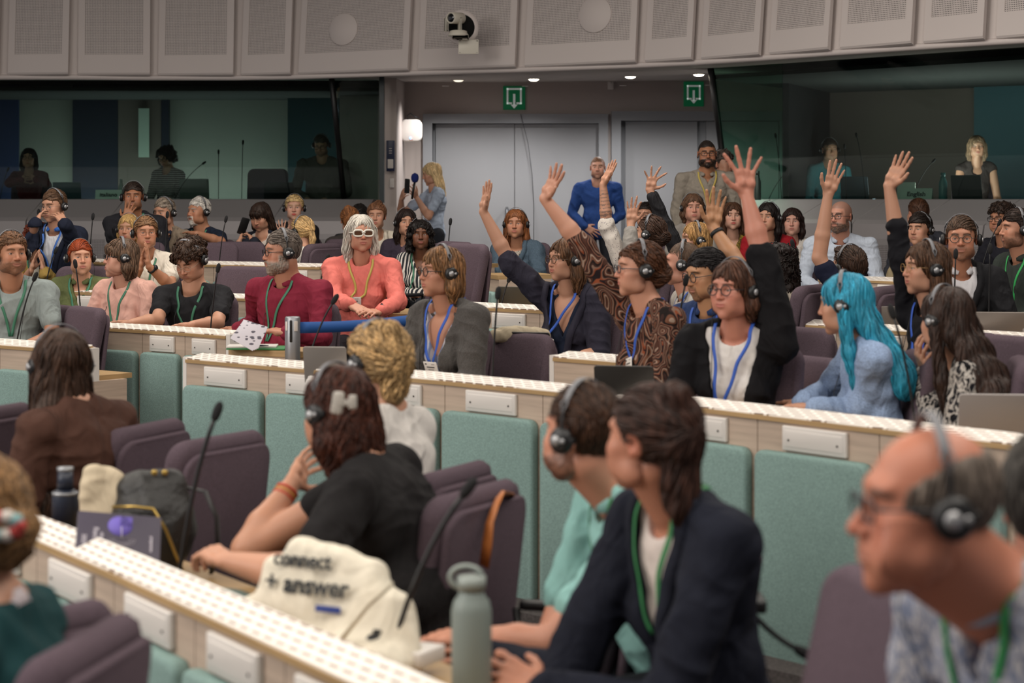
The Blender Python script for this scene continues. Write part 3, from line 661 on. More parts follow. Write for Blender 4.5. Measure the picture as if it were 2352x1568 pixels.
def snoise(P, f, seed=0):                 # cheap smooth noise in about -1..1
    r = np.random.RandomState(seed); s = 0
    for i in range(4):
        a, b = r.randn(3), r.randn(3); a /= np.linalg.norm(a); b /= np.linalg.norm(b)
        fr = f*(1+.35*i); s = s+np.sin(P@a*fr+r.rand()*6+1.7*np.sin(P@b*fr*.6+r.rand()*6))
    return s/4*1.3
def sstep(a, b, x): t = np.clip((x-a)/(b-a), 0, 1); return t*t*(3-2*t)

# ---------------------------------------------------------------- one head, computed once at two resolutions
EYE = (.0315, -.0700, .006)
def head_sdf():
    s = Sdf()
    s.ell((0, .014, .034), (.0745, .094, .084)); s.ell((0, -.028, -.02), (.062, .062, .078), .03)
    s.ell((0, -.030, -.070), (.050, .052, .042), .03); s.ell((0, -.070, -.099), (.019, .016, .015), .025)
    for x in (-1, 1):
        s.ell((x*.044, -.058, -.018), (.021, .024, .022), .02); s.ell((x*.052, -.012, -.072), (.016, .028, .022), .03)
        s.ell((x*.040, -.060, -.055), (.018, .020, .025), .03)
    s.ell((0, -.072, .036), (.048, .018, .014), .02)
    for x in (-1, 1): s.cutell((x*.0315, -.100, .006), (.019, .017, .011), .014)
    s.cone((0, -.084, .018), (0, -.103, -.020), .0075, .0095, .012); s.ell((0, -.104, -.025), (.0105, .010, .0085), .008)
    for x in (-1, 1): s.ell((x*.0125, -.094, -.027), (.0075, .010, .0065), .006)
    s.ell((0, -.080, -.052), (.026, .014, .016), .014)
    s.cone((-.018, -.0850, -.0525), (.018, -.0850, -.0525), .0050, .0050, .005); s.ell((0, -.0905, -.0515), (.016, .0055, .0050), .004)
    s.ell((0, -.0895, -.0620), (.0175, .0065, .0062), .004)
    s.sub(lambda P: d_ell(P, (0, -.0955, -.0570), (.0235, .008, .0011)), .003)
    for x in (-1, 1):
        s.ell((x*EYE[0], EYE[1], EYE[2]), (.0148,)*3, .004)
        s.cutell((x*EYE[0], -.088, EYE[2]-.0005), (.0135, .014, .0041), .002)
        s.cutell((x*.0055, -.101, -.0335), (.0035, .005, .003), .002)
    for x in (-1, 1):
        a = math.radians(12); R = np.array([[1, 0, 0], [0, math.cos(a), -math.sin(a)], [0, math.sin(a), math.cos(a)]])
        b = x*math.radians(22); R2 = np.array([[math.cos(b), -math.sin(b), 0], [math.sin(b), math.cos(b), 0], [0, 0, 1]]); RR = R2@R
        s.ell((x*.079, .018, .000), (.0055, .019, .031), .006, RR); s.cutell((x*.086, .012, .003), (.005, .011, .019), .004, RR)
        s.ell((x*.080, .010, -.022), (.005, .009, .010), .005)
    return s
_h = head_sdf(); HEADS = {}
def head_base(fine):
    if fine not in HEADS:
        P, Q = surface(_h, .0024 if fine else .0036, np.array([-.1, -.13, -.13]), np.array([.1, .125, .135]))
        P = relax(P, Q, 1, .35); HEADS[fine] = (P, Q)
    return HEADS[fine]
def uvsphere(c, r, n=12):
    V = []; Q = []
    for i in range(n+1):
        t = math.pi*i/n
        for j in range(2*n): p = math.pi*j/n; V.append((c[0]+r*math.sin(t)*math.cos(p), c[1]-r*math.cos(t), c[2]+r*math.sin(t)*math.sin(p)))
    for i in range(n):
        for j in range(2*n): Q.append((i*2*n+j, i*2*n+(j+1) % (2*n), (i+1)*2*n+(j+1) % (2*n), (i+1)*2*n+j))
    return np.array(V, np.float32), np.array(Q, np.int64)
EYES = uvsphere((0, 0, 0), .0131, 12)

def make_head(p, fine):
    """head vertices in head space with pigment colours."""
    P0, Q = head_base(fine); P = P0.copy(); sk = np.array(lin(p['skin'])); fem = p.get('fem', 0)
    x, y, z = P0.T
    C = np.tile(sk, (len(P), 1)).astype(np.float32)
    # pigment
    redness = np.array([1.10, .82, .80])
    ck = np.exp(-(((np.abs(x)-.042)/.022)**2+((z+.022)/.024)**2))*(y < -.02)*.45+np.exp(-((x/.014)**2+((z+.022)/.014)**2))*(y < -.08)*.6
    C *= 1+(redness-1)*ck[:, None]
    ear = sstep(.072, .08, np.abs(x))*.6; C *= 1+(redness-1)*ear[:, None]
    lipc = np.array(lin(p.get('lips', '#b0675c' if fem else '#a87060')))
    if p.get('dark'): lipc = lipc*.7
    lm = np.exp(-np.maximum(((x/.0235)**2+((z+.0572)/.0105)**2)-.75, 0)*7)*(y < -.07); lm = np.clip(lm, 0, 1)*.85
    C = C*(1-lm[:, None])+lipc*lm[:, None]
    hc = np.array(lin(p['haircol']))
    bc = hc*.7 if p.get('browdark', 1) else hc
    bw = .0056 if not fem else .0040; bz = .0275+.004*np.cos((np.abs(x)-.032)/.02*1.3)-.003*sstep(.035, .055, np.abs(x))
    bm = np.clip(1.4-np.abs(z-bz)/bw, 0, 1)*sstep(.009, .014, np.abs(x))*sstep(.056, .046, np.abs(x))*(y < -.03)
    C = C*(1-bm[:, None]*.88)+bc*bm[:, None]*.88
    # eyelid line
    em = np.exp(-((np.sqrt(((np.abs(x)-EYE[0])/.0145)**2+((z-EYE[2])/.0062)**2)-1)/.16)**2)*(y < -.06)*(z > EYE[2]-.001)
    C *= 1-(.65 if fem else .45)*em[:, None]
    if p.get('beard'):
        bcol = np.array(lin(p['beard'][0])); dens = p['beard'][1]
        nb = snoise(P0, 260, 3)*.25
        low = sstep(-.030, -.050, z+.35*np.maximum(np.abs(x)-.045, 0))*sstep(.035, .0, y)
        side = sstep(.055, .064, np.abs(x))*sstep(.0, -.02, z)*sstep(.02, .0, y)*sstep(-.05, -.035, y)
        mous = np.exp(-((z+.0425)/.006)**2)*(np.abs(x) < .028)*(y < -.07)
        if p.get('goatee'): low = low*sstep(.036, .028, np.abs(x)); side = side*0
        m = np.clip(np.maximum(np.maximum(low, side), mous)*(1+nb)*dens, 0, 1)*(1-lm/.85)*(P0[:, 2] > -.125)
        m *= 1-np.exp(-((z+.070)/.004)**2)*(np.abs(x) > .012)*(np.abs(x) < .03)*.4
        C = C*(1-m[:, None])+bcol*m[:, None]
        nn = vnormals(P0, Q); P += nn*(m*(p['beard'][2] if len(p['beard']) > 2 else .003)*(1+.3*snoise(P0, 300, 5)))[:, None]
    if p.get('scalp'):                     # very short hair, painted as the pigment of the scalp itself plus a slight thickness
        zl = .062-.9*np.maximum(y+.062, 0)*.0
        front = sstep(.058, .072, z-.25*np.maximum(-y-.06, 0))*(1) ; side = sstep(-.055, -.035, y)*sstep(-.01, .01, z); back = sstep(.03, .045, y)*sstep(-.06, -.045, z)
        m = np.clip(np.maximum(np.maximum(front, side*sstep(.015, .03, z+.4*np.maximum(y, 0)+.012)), back), 0, 1)*(np.abs(x) < .0785+0*(z))
        m *= p['scalp'] if isinstance(p['scalp'], float) else .9
        C = C*(1-m[:, None])+hc*m[:, None]; nn = vnormals(P0, Q); P += nn*(m*.004)[:, None]
    # features
    jw = p.get('jaw', -.06 if fem else .03); fat = p.get('fat', 0)
    low = sstep(-.01, -.07, z); P[:, 0] *= 1+jw*low+fat*.16*sstep(.01, -.05, z)
    P[:, 1] -= fat*.012*low*(y < 0); P[:, 2] -= fat*.012*low*(np.abs(x) < .05)*(y < -.0)
    ns = p.get('nose', -.1 if fem else .1); nm = np.exp(-((x/.02)**2+((z+.018)/.022)**2))*(y < -.08); P[:, 1] -= ns*.035*nm*.6
    sm = p.get('smile', 0)
    if sm:
        c = np.exp(-(((np.abs(x)-.022)/.011)**2+((z+.057)/.012)**2))*(y < -.05); P[:, 2] += sm*.0055*c; P[:, 0] += np.sign(x)*sm*.004*c
        c2 = np.exp(-(((np.abs(x)-.042)/.016)**2+((z+.028)/.016)**2))*(y < -.04); P[:, 1] -= sm*.003*c2
    # eyes
    Vs = [P]; Qs = [Q]; Cs = [C]; n = len(P); EV, EQ = EYES; gx = p.get('gaze', 0)
    closed = p.get('closed', 0)
    for sx in (-1, 1):
        ev = EV.copy(); c = np.array([sx*EYE[0], EYE[1], EYE[2]])
        d = unit([math.sin(gx)*1., -math.cos(gx), p.get('gazev', 0.)]); cosang = (ev/.0131)@d
        col = np.tile(np.array([.40, .36, .34]), (len(ev), 1)); ir = np.array(lin(p.get('eye', '#4a3222')))
        col[cosang > .87] = ir; col[cosang > .975] = (.01, .01, .01)
        if closed: col[:] = sk*.85; ev = ev*1.06
        Vs.append((ev+c).astype(np.float32)); Qs.append(EQ+n); Cs.append(col); n += len(ev)
    if closed: pass
    return np.concatenate(Vs), np.concatenate(Qs), np.concatenate(Cs).astype(np.float32)

# ---------------------------------------------------------------- hair
def hair_sdf(st, p):
    s = Sdf(); L = p.get('hlen', .16); t = p.get('hvol', .006); fringe = p.get('fringe')
    if st == 'sides':
        s.ell((0, .014, .030), (.081, .101, .086)); s.cutell((0, -.035, .085), (.070, .115, .075), .015); s.cutell((0, -.10, -.03), (.085, .088, .14), .008)
        s.keep(lambda P: -(P[..., 2]+.075), .005); return s
    if st in ('short', 'crop', 'curlyshort', 'quiff', 'side'):
        v = t+(0.010 if st == 'curlyshort' else 0)
        s.ell((0, .014, .037), (.0765+v*.6, .097+v, .091+v))
        if st == 'quiff': s.ell((0, -.055, .105), (.05, .035, .022), .02)
        if st == 'curlyshort':
            r = np.random.RandomState(p.get('seed', 1))
            for i in range(46):
                a = r.rand()*2*math.pi; e = r.rand()*1.25; q = (math.sin(a)*math.cos(e)*.088, .016-math.cos(a)*math.cos(e)*.104, .044+math.sin(e)*.090)
                if q[1] < -.02 and q[2] < .055: continue
                s.ell(q, (.020,)*3, .010)
            if fringe: 
                for i in range(9): s.ell((-.05+.0125*i, -.088+.012*abs(i-4)/4, .066+.010*math.sin(i*2.1)), (.016, .014, .020), .008)
        hl = p.get('hline', .080)
        s.cutell((0, -.110, hl-.110), (.072, .068, .106), .008)
        s.keep(lambda P: -(P[..., 2]-np.clip(.022-1.5*(P[..., 1]+.012), -.078, .05)), .006)
        s.sub(lambda P: d_ell(P, (.079, .016, -.004), (.016, .022, .030)), .006); s.sub(lambda P: d_ell(P, (-.079, .016, -.004), (.016, .022, .030)), .006)
        return s
    # long styles
    s.ell((0, .016, .036), (.082+t, .101+t, .089+t))
    hw = p.get('hw', .078)
    if st in ('long', 'bob', 'curlylong'):
        fwd = p.get('hfwd', .02)
        for x in (-1, 1):
            s.cone((x*hw, .012, .02), (x*(hw+.006), fwd, -L*.55), .024, .027, .025); s.cone((x*(hw+.006), fwd, -L*.55), (x*(hw-.008), fwd+.01, -L), .027, .018, .02)
        bk = p.get('hbk', 0.)
        if bk:
            for i in range(6):
                u_ = i/5; s.ell((p.get('hsh', 0)*u_, .050+bk*u_**1.2, .02-L*u_), (hw+.012+p.get('hspread', .0)*u_-.012*u_, .040+.012*u_, .060+L*.06), .03)
        else: s.ell((0, .070, -L*.42), (hw+.014, .042, L*.62+.03), .03)
        if st == 'curlylong':
            r = np.random.RandomState(p.get('seed', 1))
            for i in range(60):
                a = (r.rand()-.5)*2*2.5; zz = .09-r.rand()*(L+.11); rad = .094+.012*r.rand()
                q = (math.sin(a)*rad*1.0, .022+math.cos(a)*rad*.9, zz)
                if zz > .03: q = (q[0]*.85, q[1]*.9, zz)
                s.ell(q, (.019,)*3, .020)
    elif st in ('bun', 'updo', 'pony', 'tied', 'lowbun'):
        if st == 'bun': s.ell(p.get('bunpos', (0, .085, .10)), (.034, .032, .032), .012)
        if st == 'lowbun': s.ell(p.get('bunpos', (0, .115, -.015)), (.045, .035, .040), .015); s.ell((0, .085, -.03), (.06, .04, .05), .02)
        if st == 'updo':
            s.ell((0, .095, .055), (.052, .040, .052), .02); s.ell((0, .10, -.0), (.058, .036, .060), .02); s.ell((.02, .085, .115), (.036, .034, .03), .02); s.ell((0, .09, -.07), (.05, .035, .06), .02)
            if p.get('hang'): s.ell((0, .085, -.14), (.052, .040, .09), .02); s.ell((.01, .075, -.23), (.035, .03, .06), .02)
        if st == 'pony':
            s.ell((0, .112, .02), (.022, .02, .022), .01); s.cone((0, .115, .02), (0, .135, -.06), .020, .026, .012); s.cone((0, .135, -.06), (0, .12, -.17), .026, .012, .012)
        if st == 'tied': s.ell((0, .104, .015), (.026, .024, .026), .01)
        s.keep(lambda P: -(P[..., 2]-np.clip(.015-1.6*(P[..., 1]+.022), -.082 if st != 'updo' else -.34 if p.get('hang') else -.14, .06)) if st != 'pony' else np.where(P[..., 1] > .1, -1., -(P[..., 2]-np.clip(.015-1.6*(P[..., 1]+.022), -.078, .06))), .006)
    hl = p.get('hline', .080); fw = p.get('fopen', .062)
    s.cutell((0, -.112, hl-.125), (fw, .075, .122), .008)
    s.sub(lambda P: d_cone(P, (0, -.09, -.05), (0, -.06, -.30), fw*.80, fw*.9), .012)
    if st in ('bun', 'updo', 'pony', 'tied', 'lowbun'):
        for x in (-1, 1): s.sub(lambda P, x=x: d_ell(P, (x*.082, .012, -.006), (.018, .024, .032)), .006)
    if fringe: s.ell((0, -.080, .058), (.058, .018, .034), .012)
    if p.get('part'): s.sub(lambda P: d_cone(P, (0.0, -.09, .118), (0, .03, .150), .012, .022), .01)
    return s
def make_hair(p, h, near):
    st = p['hair']; f = hair_sdf(st, p); P, Q = surface(f, h)
    P = relax(P, Q, 1, .4); N = vnormals(P, Q); 
    curly = st in ('curlyshort', 'curlylong')
    if curly: d = .003*snoise(P, 150, 3)
    else:
        a = np.arctan2(P[:, 0], P[:, 1]-.01); d = .0014*np.sin(a*44+5*np.sin(P[:, 2]*22)+3*snoise(P, 30, 2))+.003*snoise(P*np.array([1, 1, .35]), 50, 4)
    P = P+N*d[:, None]; c = 1+.12*snoise(P*np.array([1, 1, .2]), 90, 6)
    fu = Sdf(); fu.ops = [o for o in f.ops if o[0] == 'u']
    n = {'crop': 0, 'sides': 500}.get(st, 700 if near > 1 else 520 if near else 260); r = strands(f, fu, p, n, int(abs(h)*1e5)+len(st)) if n else None
    if r is not None:
        V, q, cc = r; Q = np.concatenate([Q, q+len(P)]); P = np.concatenate([P, V]); c = np.concatenate([c, cc])
    return P, Q, np.repeat(c[:, None], 3, 1)
def strands(f, fu, p, n, seed=3):
    """tapered locks that follow the hair surface; returns vertices, quads and a pigment factor per vertex."""
    st = p['hair']; r = np.random.RandomState(seed); curly = st in ('curlyshort', 'curlylong'); wavy = p.get('wavy')
    lo, hi = f.bounds(); Pc = (lo+r.rand(n*7, 3)*(hi-lo)).astype(np.float32)
    def grad(P, F_):
        e = .003; g = np.stack([F_((P+np.eye(3)[i]*e).astype(np.float32))-F_((P-np.eye(3)[i]*e).astype(np.float32)) for i in range(3)], -1); return g/(np.linalg.norm(g, axis=-1)[:, None]+1e-9)
    d = fu(Pc); m = np.abs(d) < .035; Pc = Pc[m]
    for _ in range(3): Pc = Pc-fu(Pc)[:, None]*grad(Pc, fu)
    ok = (np.abs(fu(Pc)) < .003) & (f(Pc.astype(np.float32)) < .0015); Pc = Pc[ok][:n]; n = len(Pc)
    if n < 5: return None
    tie = {'bun': p.get('bunpos', (0, .085, .10)), 'lowbun': p.get('bunpos', (0, .115, -.015)), 'updo': (0, .11, .04), 'pony': (0, .115, .02), 'tied': (0, .105, .015)}.get(st)
    step = (.0075 if st in ('short', 'crop', 'sides', 'quiff') else .013 if not curly else .008); K = 7
    if st == 'crop': step = .003
    L = step*(.6+.8*r.rand(n)); ph = r.rand(n)*6.28; lift = (.0015 if not curly else .003)+r.rand(n)*(.003 if not curly else .007)
    if st in ('crop', 'sides'): lift = lift*.5
    pts = []; P = Pc.copy(); prev = None; alive = np.ones(n)
    for k in range(K):
        g = grad(P.astype(np.float32), fu)
        if tie is not None: v = np.array(tie)-P; v /= np.linalg.norm(v, axis=1)[:, None]+1e-6; v = v+np.array([0, 0, -.15])
        else:
            c0 = np.array([0, .045, .16])
            if st in ('long', 'bob') and not p.get('fringe'): c0 = np.stack([0*P[:, 0]-.25*P[:, 0], P[:, 1]*.9+.004, 0*P[:, 0]+.13], 1)
            v = P-c0; v /= np.linalg.norm(v, axis=1)[:, None]+1e-6; v = v+np.array([0, 0, -.9 if st in ('long', 'bob') else -.25])
            if st in ('short', 'quiff'): v = v*np.where(P[:, 2] > .055, .15, 1)[:, None]+np.array([.45, .8, .1])*(P[:, 2] > .055)[:, None]
        amp = .9 if curly else .35 if wavy else .12
        v = v/np.linalg.norm(v, axis=1)[:, None]+amp*np.stack([snoise(P+i, 55, 11+i) for i in range(3)], 1)+.08*r.randn(n, 3)
        v = v-g*np.einsum('ij,ij->i', v, g)[:, None]; v /= np.linalg.norm(v, axis=1)[:, None]+1e-6
        if prev is not None: v = v+prev*.6; v /= np.linalg.norm(v, axis=1)[:, None]+1e-6
        prev = v
        b = np.cross(v, g); q = P+g*(lift*(math.sin(math.pi*min(1, (k+.5)/K))))[:, None]
        if curly or wavy: a_ = .0045 if curly else .0025; q = q+b*(a_*np.sin(ph+k*1.5))[:, None]+g*(a_*np.cos(ph+k*1.5))[:, None]
        pts.append(q)
        Pn = P+v*(L*alive)[:, None]; Pn = Pn-(fu(Pn.astype(np.float32))*1.0)[:, None]*g
        alive = alive*(f(Pn.astype(np.float32)) < (.010 if curly or st in ('pony', 'updo', 'lowbun') else .0035)); P = Pn
    A_ = np.stack(pts, 1); T = np.gradient(A_, axis=1); T /= np.linalg.norm(T, axis=2)[..., None]+1e-9
    G = np.repeat(grad(Pc.astype(np.float32), fu)[:, None], K, 1); B = np.cross(T, G); B /= np.linalg.norm(B, axis=2)[..., None]+1e-9; N = np.cross(B, T)
    rad = ((.0019 if st in ('short', 'quiff', 'sides') else .0011 if st == 'crop' else .0032)*(.6+.8*r.rand(n)))[:, None]*np.sin(np.linspace(.35, math.pi-.12, K))[None]
    V = np.stack([A_+B*rad[..., None]*1.5, A_+N*rad[..., None]*.9, A_-B*rad[..., None]*1.5, A_-N*rad[..., None]*.9], 2).reshape(-1, 3)
    i, k, j = np.meshgrid(np.arange(n), np.arange(K-1), np.arange(4), indexing='ij'); base_ = (i*K+k)*4
    Q = np.stack([base_+j, base_+(j+1) % 4, base_+4+(j+1) % 4, base_+4+j], -1).reshape(-1, 4)
    c = np.repeat(.55+1.1*r.rand(n)**1.5, K*4); return V.astype(np.float32), Q, c
def hair_build(amt, scl):
    def f(nt, b, c):
        at = nd(nt, 'ShaderNodeAttribute', attribute_name='col'); mu = nd(nt, 'ShaderNodeVectorMath', operation='MULTIPLY')
        mp = mapped(nt, scl); n = nd(nt, 'ShaderNodeTexNoise'); n.inputs['Scale'].default_value = 1; n.inputs['Detail'].default_value = 3; n.inputs['Distortion'].default_value = .6
        r = ramp(nt, [(.28, tuple(x*(1-amt) for x in c)), (.5, c), (.75, tuple(min(1, x*(1+amt*1.6)+.006) for x in c))])
        bp = nd(nt, 'ShaderNodeBump'); bp.inputs['Strength'].default_value = .55; bp.inputs['Distance'].default_value = .006
        nt.links.new(mp.outputs[0], n.inputs[0]); nt.links.new(n.outputs[0], r.inputs[0]); nt.links.new(r.outputs[0], mu.inputs[0]); nt.links.new(at.outputs['Color'], mu.inputs[1]); nt.links.new(mu.outputs[0], b.inputs['Base Color'])
        nt.links.new(n.outputs[0], bp.inputs['Height']); nt.links.new(bp.outputs[0], b.inputs['Normal'])
    return f
def hair_mat(col, curly=False, amt=.45):
    return mat('hair_%s_%d_%d' % (col.strip('#'), curly, int(amt*100)), col, .5, spec=.28, build=hair_build(amt, (110, 110, 110) if curly else (150, 150, 14)))
# ---------------------------------------------------------------- skin and cloth materials
def skin_build(nt, b, c):
    a = nd(nt, 'ShaderNodeAttribute', attribute_name='col'); nt.links.new(a.outputs['Color'], b.inputs['Base Color'])
    b.inputs['Subsurface Weight'].default_value = .12; b.inputs['Subsurface Radius'].default_value = (.012, .005, .003); b.inputs['Subsurface Scale'].default_value = .6
    mp = mapped(nt, (140,)*3); n = nd(nt, 'ShaderNodeTexNoise'); n.inputs['Scale'].default_value = 1; n.inputs['Detail'].default_value = 4
    bp = nd(nt, 'ShaderNodeBump'); bp.inputs['Strength'].default_value = .12; bp.inputs['Distance'].default_value = .002
    nt.links.new(mp.outputs[0], n.inputs[0]); nt.links.new(n.outputs[0], bp.inputs['Height']); nt.links.new(bp.outputs[0], b.inputs['Normal'])
M_SKIN = mat('skin', '#c08d70', .48, spec=.4, build=skin_build)
def folds(nt, b, strength=.5):
    mp = mapped(nt, (9, 9, 5)); n = nd(nt, 'ShaderNodeTexNoise'); n.inputs['Scale'].default_value = 1; n.inputs['Detail'].default_value = 2.5; n.inputs['Distortion'].default_value = 1.2
    bp = nd(nt, 'ShaderNodeBump'); bp.inputs['Strength'].default_value = strength; bp.inputs['Distance'].default_value = .05
    mp2 = mapped(nt, (500,)*3); n2 = nd(nt, 'ShaderNodeTexNoise'); n2.inputs['Scale'].default_value = 1
    bp2 = nd(nt, 'ShaderNodeBump'); bp2.inputs['Strength'].default_value = .25; bp2.inputs['Distance'].default_value = .002
    nt.links.new(mp.outputs[0], n.inputs[0]); nt.links.new(n.outputs[0], bp.inputs['Height'])
    nt.links.new(mp2.outputs[0], n2.inputs[0]); nt.links.new(n2.outputs[0], bp2.inputs['Height']); nt.links.new(bp.outputs[0], bp2.inputs['Normal']); nt.links.new(bp2.outputs[0], b.inputs['Normal'])
def cloth_mat(kind, c1, c2='#ffffff', c3='#000000'):
    key = 'cloth_%s_%s_%s' % (kind, c1.strip('#'), c2.strip('#'))
    def f(nt, b, c):
        folds(nt, b, .5)
        L = nt.links.new; B = b.inputs['Base Color']
        if kind == 'plain' or kind == 'denim' or kind == 'tweed':
            sc_ = {'plain': 40, 'denim': 260, 'tweed': 330}[kind]; a_ = {'plain': .06, 'denim': .35, 'tweed': .4}[kind]
            mp = mapped(nt, (sc_,)*3); n = nd(nt, 'ShaderNodeTexNoise'); n.inputs['Scale'].default_value = 1; n.inputs['Detail'].default_value = 3
            r = ramp(nt, [(.3, tuple(x*(1-a_) for x in c)), (.7, tuple(min(1, x*(1+a_)) for x in c))]); L(mp.outputs[0], n.inputs[0]); L(n.outputs[0], r.inputs[0]); L(r.outputs[0], B)
        elif kind in ('vstripe', 'hstripe', 'rib'):
            wv = nd(nt, 'ShaderNodeTexWave'); wv.bands_direction = 'Z' if kind == 'hstripe' else 'X'
            wv.inputs['Scale'].default_value = {'vstripe': 12, 'hstripe': 13, 'rib': 45}[kind]; wv.inputs['Distortion'].default_value = 1.2 if kind != 'rib' else .3; wv.inputs['Detail Scale'].default_value = .4
            mp = mapped(nt, (1, 1, 1), rot=(0, 0, .5)); L(mp.outputs[0], wv.inputs[0])
            if kind == 'hstripe': r = ramp(nt, [(.0, c), (.35, c2), (.5, c3), (.62, c), (.8, c2)], 'CONSTANT')
            elif kind == 'rib': r = ramp(nt, [(.3, c), (.7, c2)])
            else: r = ramp(nt, [(.0, c), (.42, c2)], 'CONSTANT')
            L(wv.outputs['Fac'], r.inputs[0]); L(r.outputs[0], B)
        elif kind == 'swirl':
            mp = mapped(nt, (6, 6, 4)); n = nd(nt, 'ShaderNodeTexNoise'); n.inputs['Scale'].default_value = 1; n.inputs['Detail'].default_value = 1.; n.inputs['Distortion'].default_value = 1.6
            m = nd(nt, 'ShaderNodeMath', operation='MULTIPLY'); m.inputs[1].default_value = 9; fr = nd(nt, 'ShaderNodeMath', operation='FRACT')
            r = ramp(nt, [(0, '#1d1614'), (.17, '#6d4736'), (.33, '#a08a7a'), (.42, '#4a2d23'), (.6, '#20181a'), (.72, '#84452b'), (.80, '#7d6456'), (.88, '#3a2622')], 'CONSTANT')
            L(mp.outputs[0], n.inputs[0]); L(n.outputs[0], m.inputs[0]); L(m.outputs[0], fr.inputs[0]); L(fr.outputs[0], r.inputs[0]); L(r.outputs[0], B)
        elif kind in ('speckle', 'floral', 'knit'):
            mp = mapped(nt, {'speckle': (70,)*3, 'floral': (42, 42, 24), 'knit': (120,)*3}[kind]); v = nd(nt, 'ShaderNodeTexNoise' if kind == 'floral' else 'ShaderNodeTexVoronoi'); v.inputs['Scale'].default_value = 1
            if kind == 'floral': v.inputs['Detail'].default_value = 3; v.inputs['Distortion'].default_value = .6
            r = ramp(nt, [(0, c2), (.2, c)] if kind != 'floral' else [(.38, c), (.47, c2), (.56, c), (.63, c3)], 'LINEAR' if kind == 'floral' else 'CONSTANT')
            L(mp.outputs[0], v.inputs[0]); L(v.outputs[0], r.inputs[0]); L(r.outputs[0], B)
    return mat(key, c1, .85 if kind != 'satin' else .35, spec=.2, sheen=.1 if kind in ('tweed', 'knit') else 0, build=f)

# ---------------------------------------------------------------- wearable templates
def headset_meshes():
    b = MB(); P = []; N = []
    for i in range(25):
        a = math.radians(-4+188*i/24); P.append((-.0885*math.cos(a), .008, .012+.121*math.sin(a) if math.sin(a) > 0 else .012+.1*math.sin(a))); N.append((-math.cos(a), 0, math.sin(a)))
    b.ribbon(P[5:20], N[5:20], .017, .0035, 0)
    b.ribbon(P[:6], N[:6], .007, .004, 1); b.ribbon(P[19:], N[19:], .007, .004, 1)
    for sx in (-1, 1):                       # wider yoke with an open slot near each end of the band
        for dy in (-.007, .007): b.tube([(sx*.070, .008+dy*.2, .093), (sx*.080, .008+dy*1.4, .080), (sx*.0875, .008+dy*.2, .058)], .0022, 6, 0)
    band = b.mesh('headband', [mat('headset_grey', '#77777b', .5), M_BLACK])
    b = MB(); b.lathe([(.001, -.012), (.024, -.012), (.032, -.008), (.033, .002), (.029, .010), (.021, .014), (.001, .014)], 20, 0)
    b.lathe([(.001, .012), (.0135, .012), (.0130, .0185), (.001, .020)], 16, 1, TM((0, -.006, 0)))
    b.lathe([(.001, .012), (.006, .012), (.006, .018), (.001, .0185)], 10, 1, TM((0, .016, 0))); b.slab(.016, .014, .012, .003, .002, 2, TM((0, .032, -.002)))
    cup = b.mesh('ear_cup', [M_BLACK, mat('headset_silver', '#a9a9ab', .35, metal=.5), M_BLACK]); return band, cup
HS = headset_meshes()
def glasses_mesh(kind, col):
    key = 'glasses_%s_%s' % (kind, col.strip('#'))
    if key in bpy.data.meshes: return bpy.data.meshes[key]
    b = MB(); R = {'round': (.0235, .0215), 'rect': (.026, .0165), 'thin': (.0235, .0185), 'bold': (.031, .020)}[kind]; tr = {'round': .0022, 'rect': .0024, 'thin': .0011, 'bold': .0062}[kind]; e = {'round': 2, 'rect': 4, 'thin': 2.5, 'bold': 3}[kind]
    for sx in (-1, 1):
        P = []
        for i in range(25):
            a = 2*math.pi*i/24; c, s_ = math.cos(a), math.sin(a); k = (abs(c)**e+abs(s_)**e)**(-1/e); x_ = R[0]*c*k; P.append((sx*.034+x_, -.1000+.10*abs(sx*.034+x_)**1.5, .006+R[1]*s_*k))
        b.tube(P, tr, 8, 0, cap=False)
        if kind == 'bold': b.add([tuple(p) for p in P[:-1]], [tuple(range(24))], 1)
        xo = sx*(.034+R[0]); b.tube([(xo, -.0955, .010), (sx*.072, -.082, .010), (sx*.0815, -.02, .008), (sx*.083, .012, .004)], tr*.9 if kind != 'bold' else .0045, 6, 0)
    b.tube([(-.011, -.1015, .010), (0, -.1050, .013), (.011, -.1015, .010)], tr, 6, 0)
    me = b.mesh(key, [mat('frame_'+col.strip('#'), col, .35), mat('amber_lens', '#5a3c28', .15)]); return me

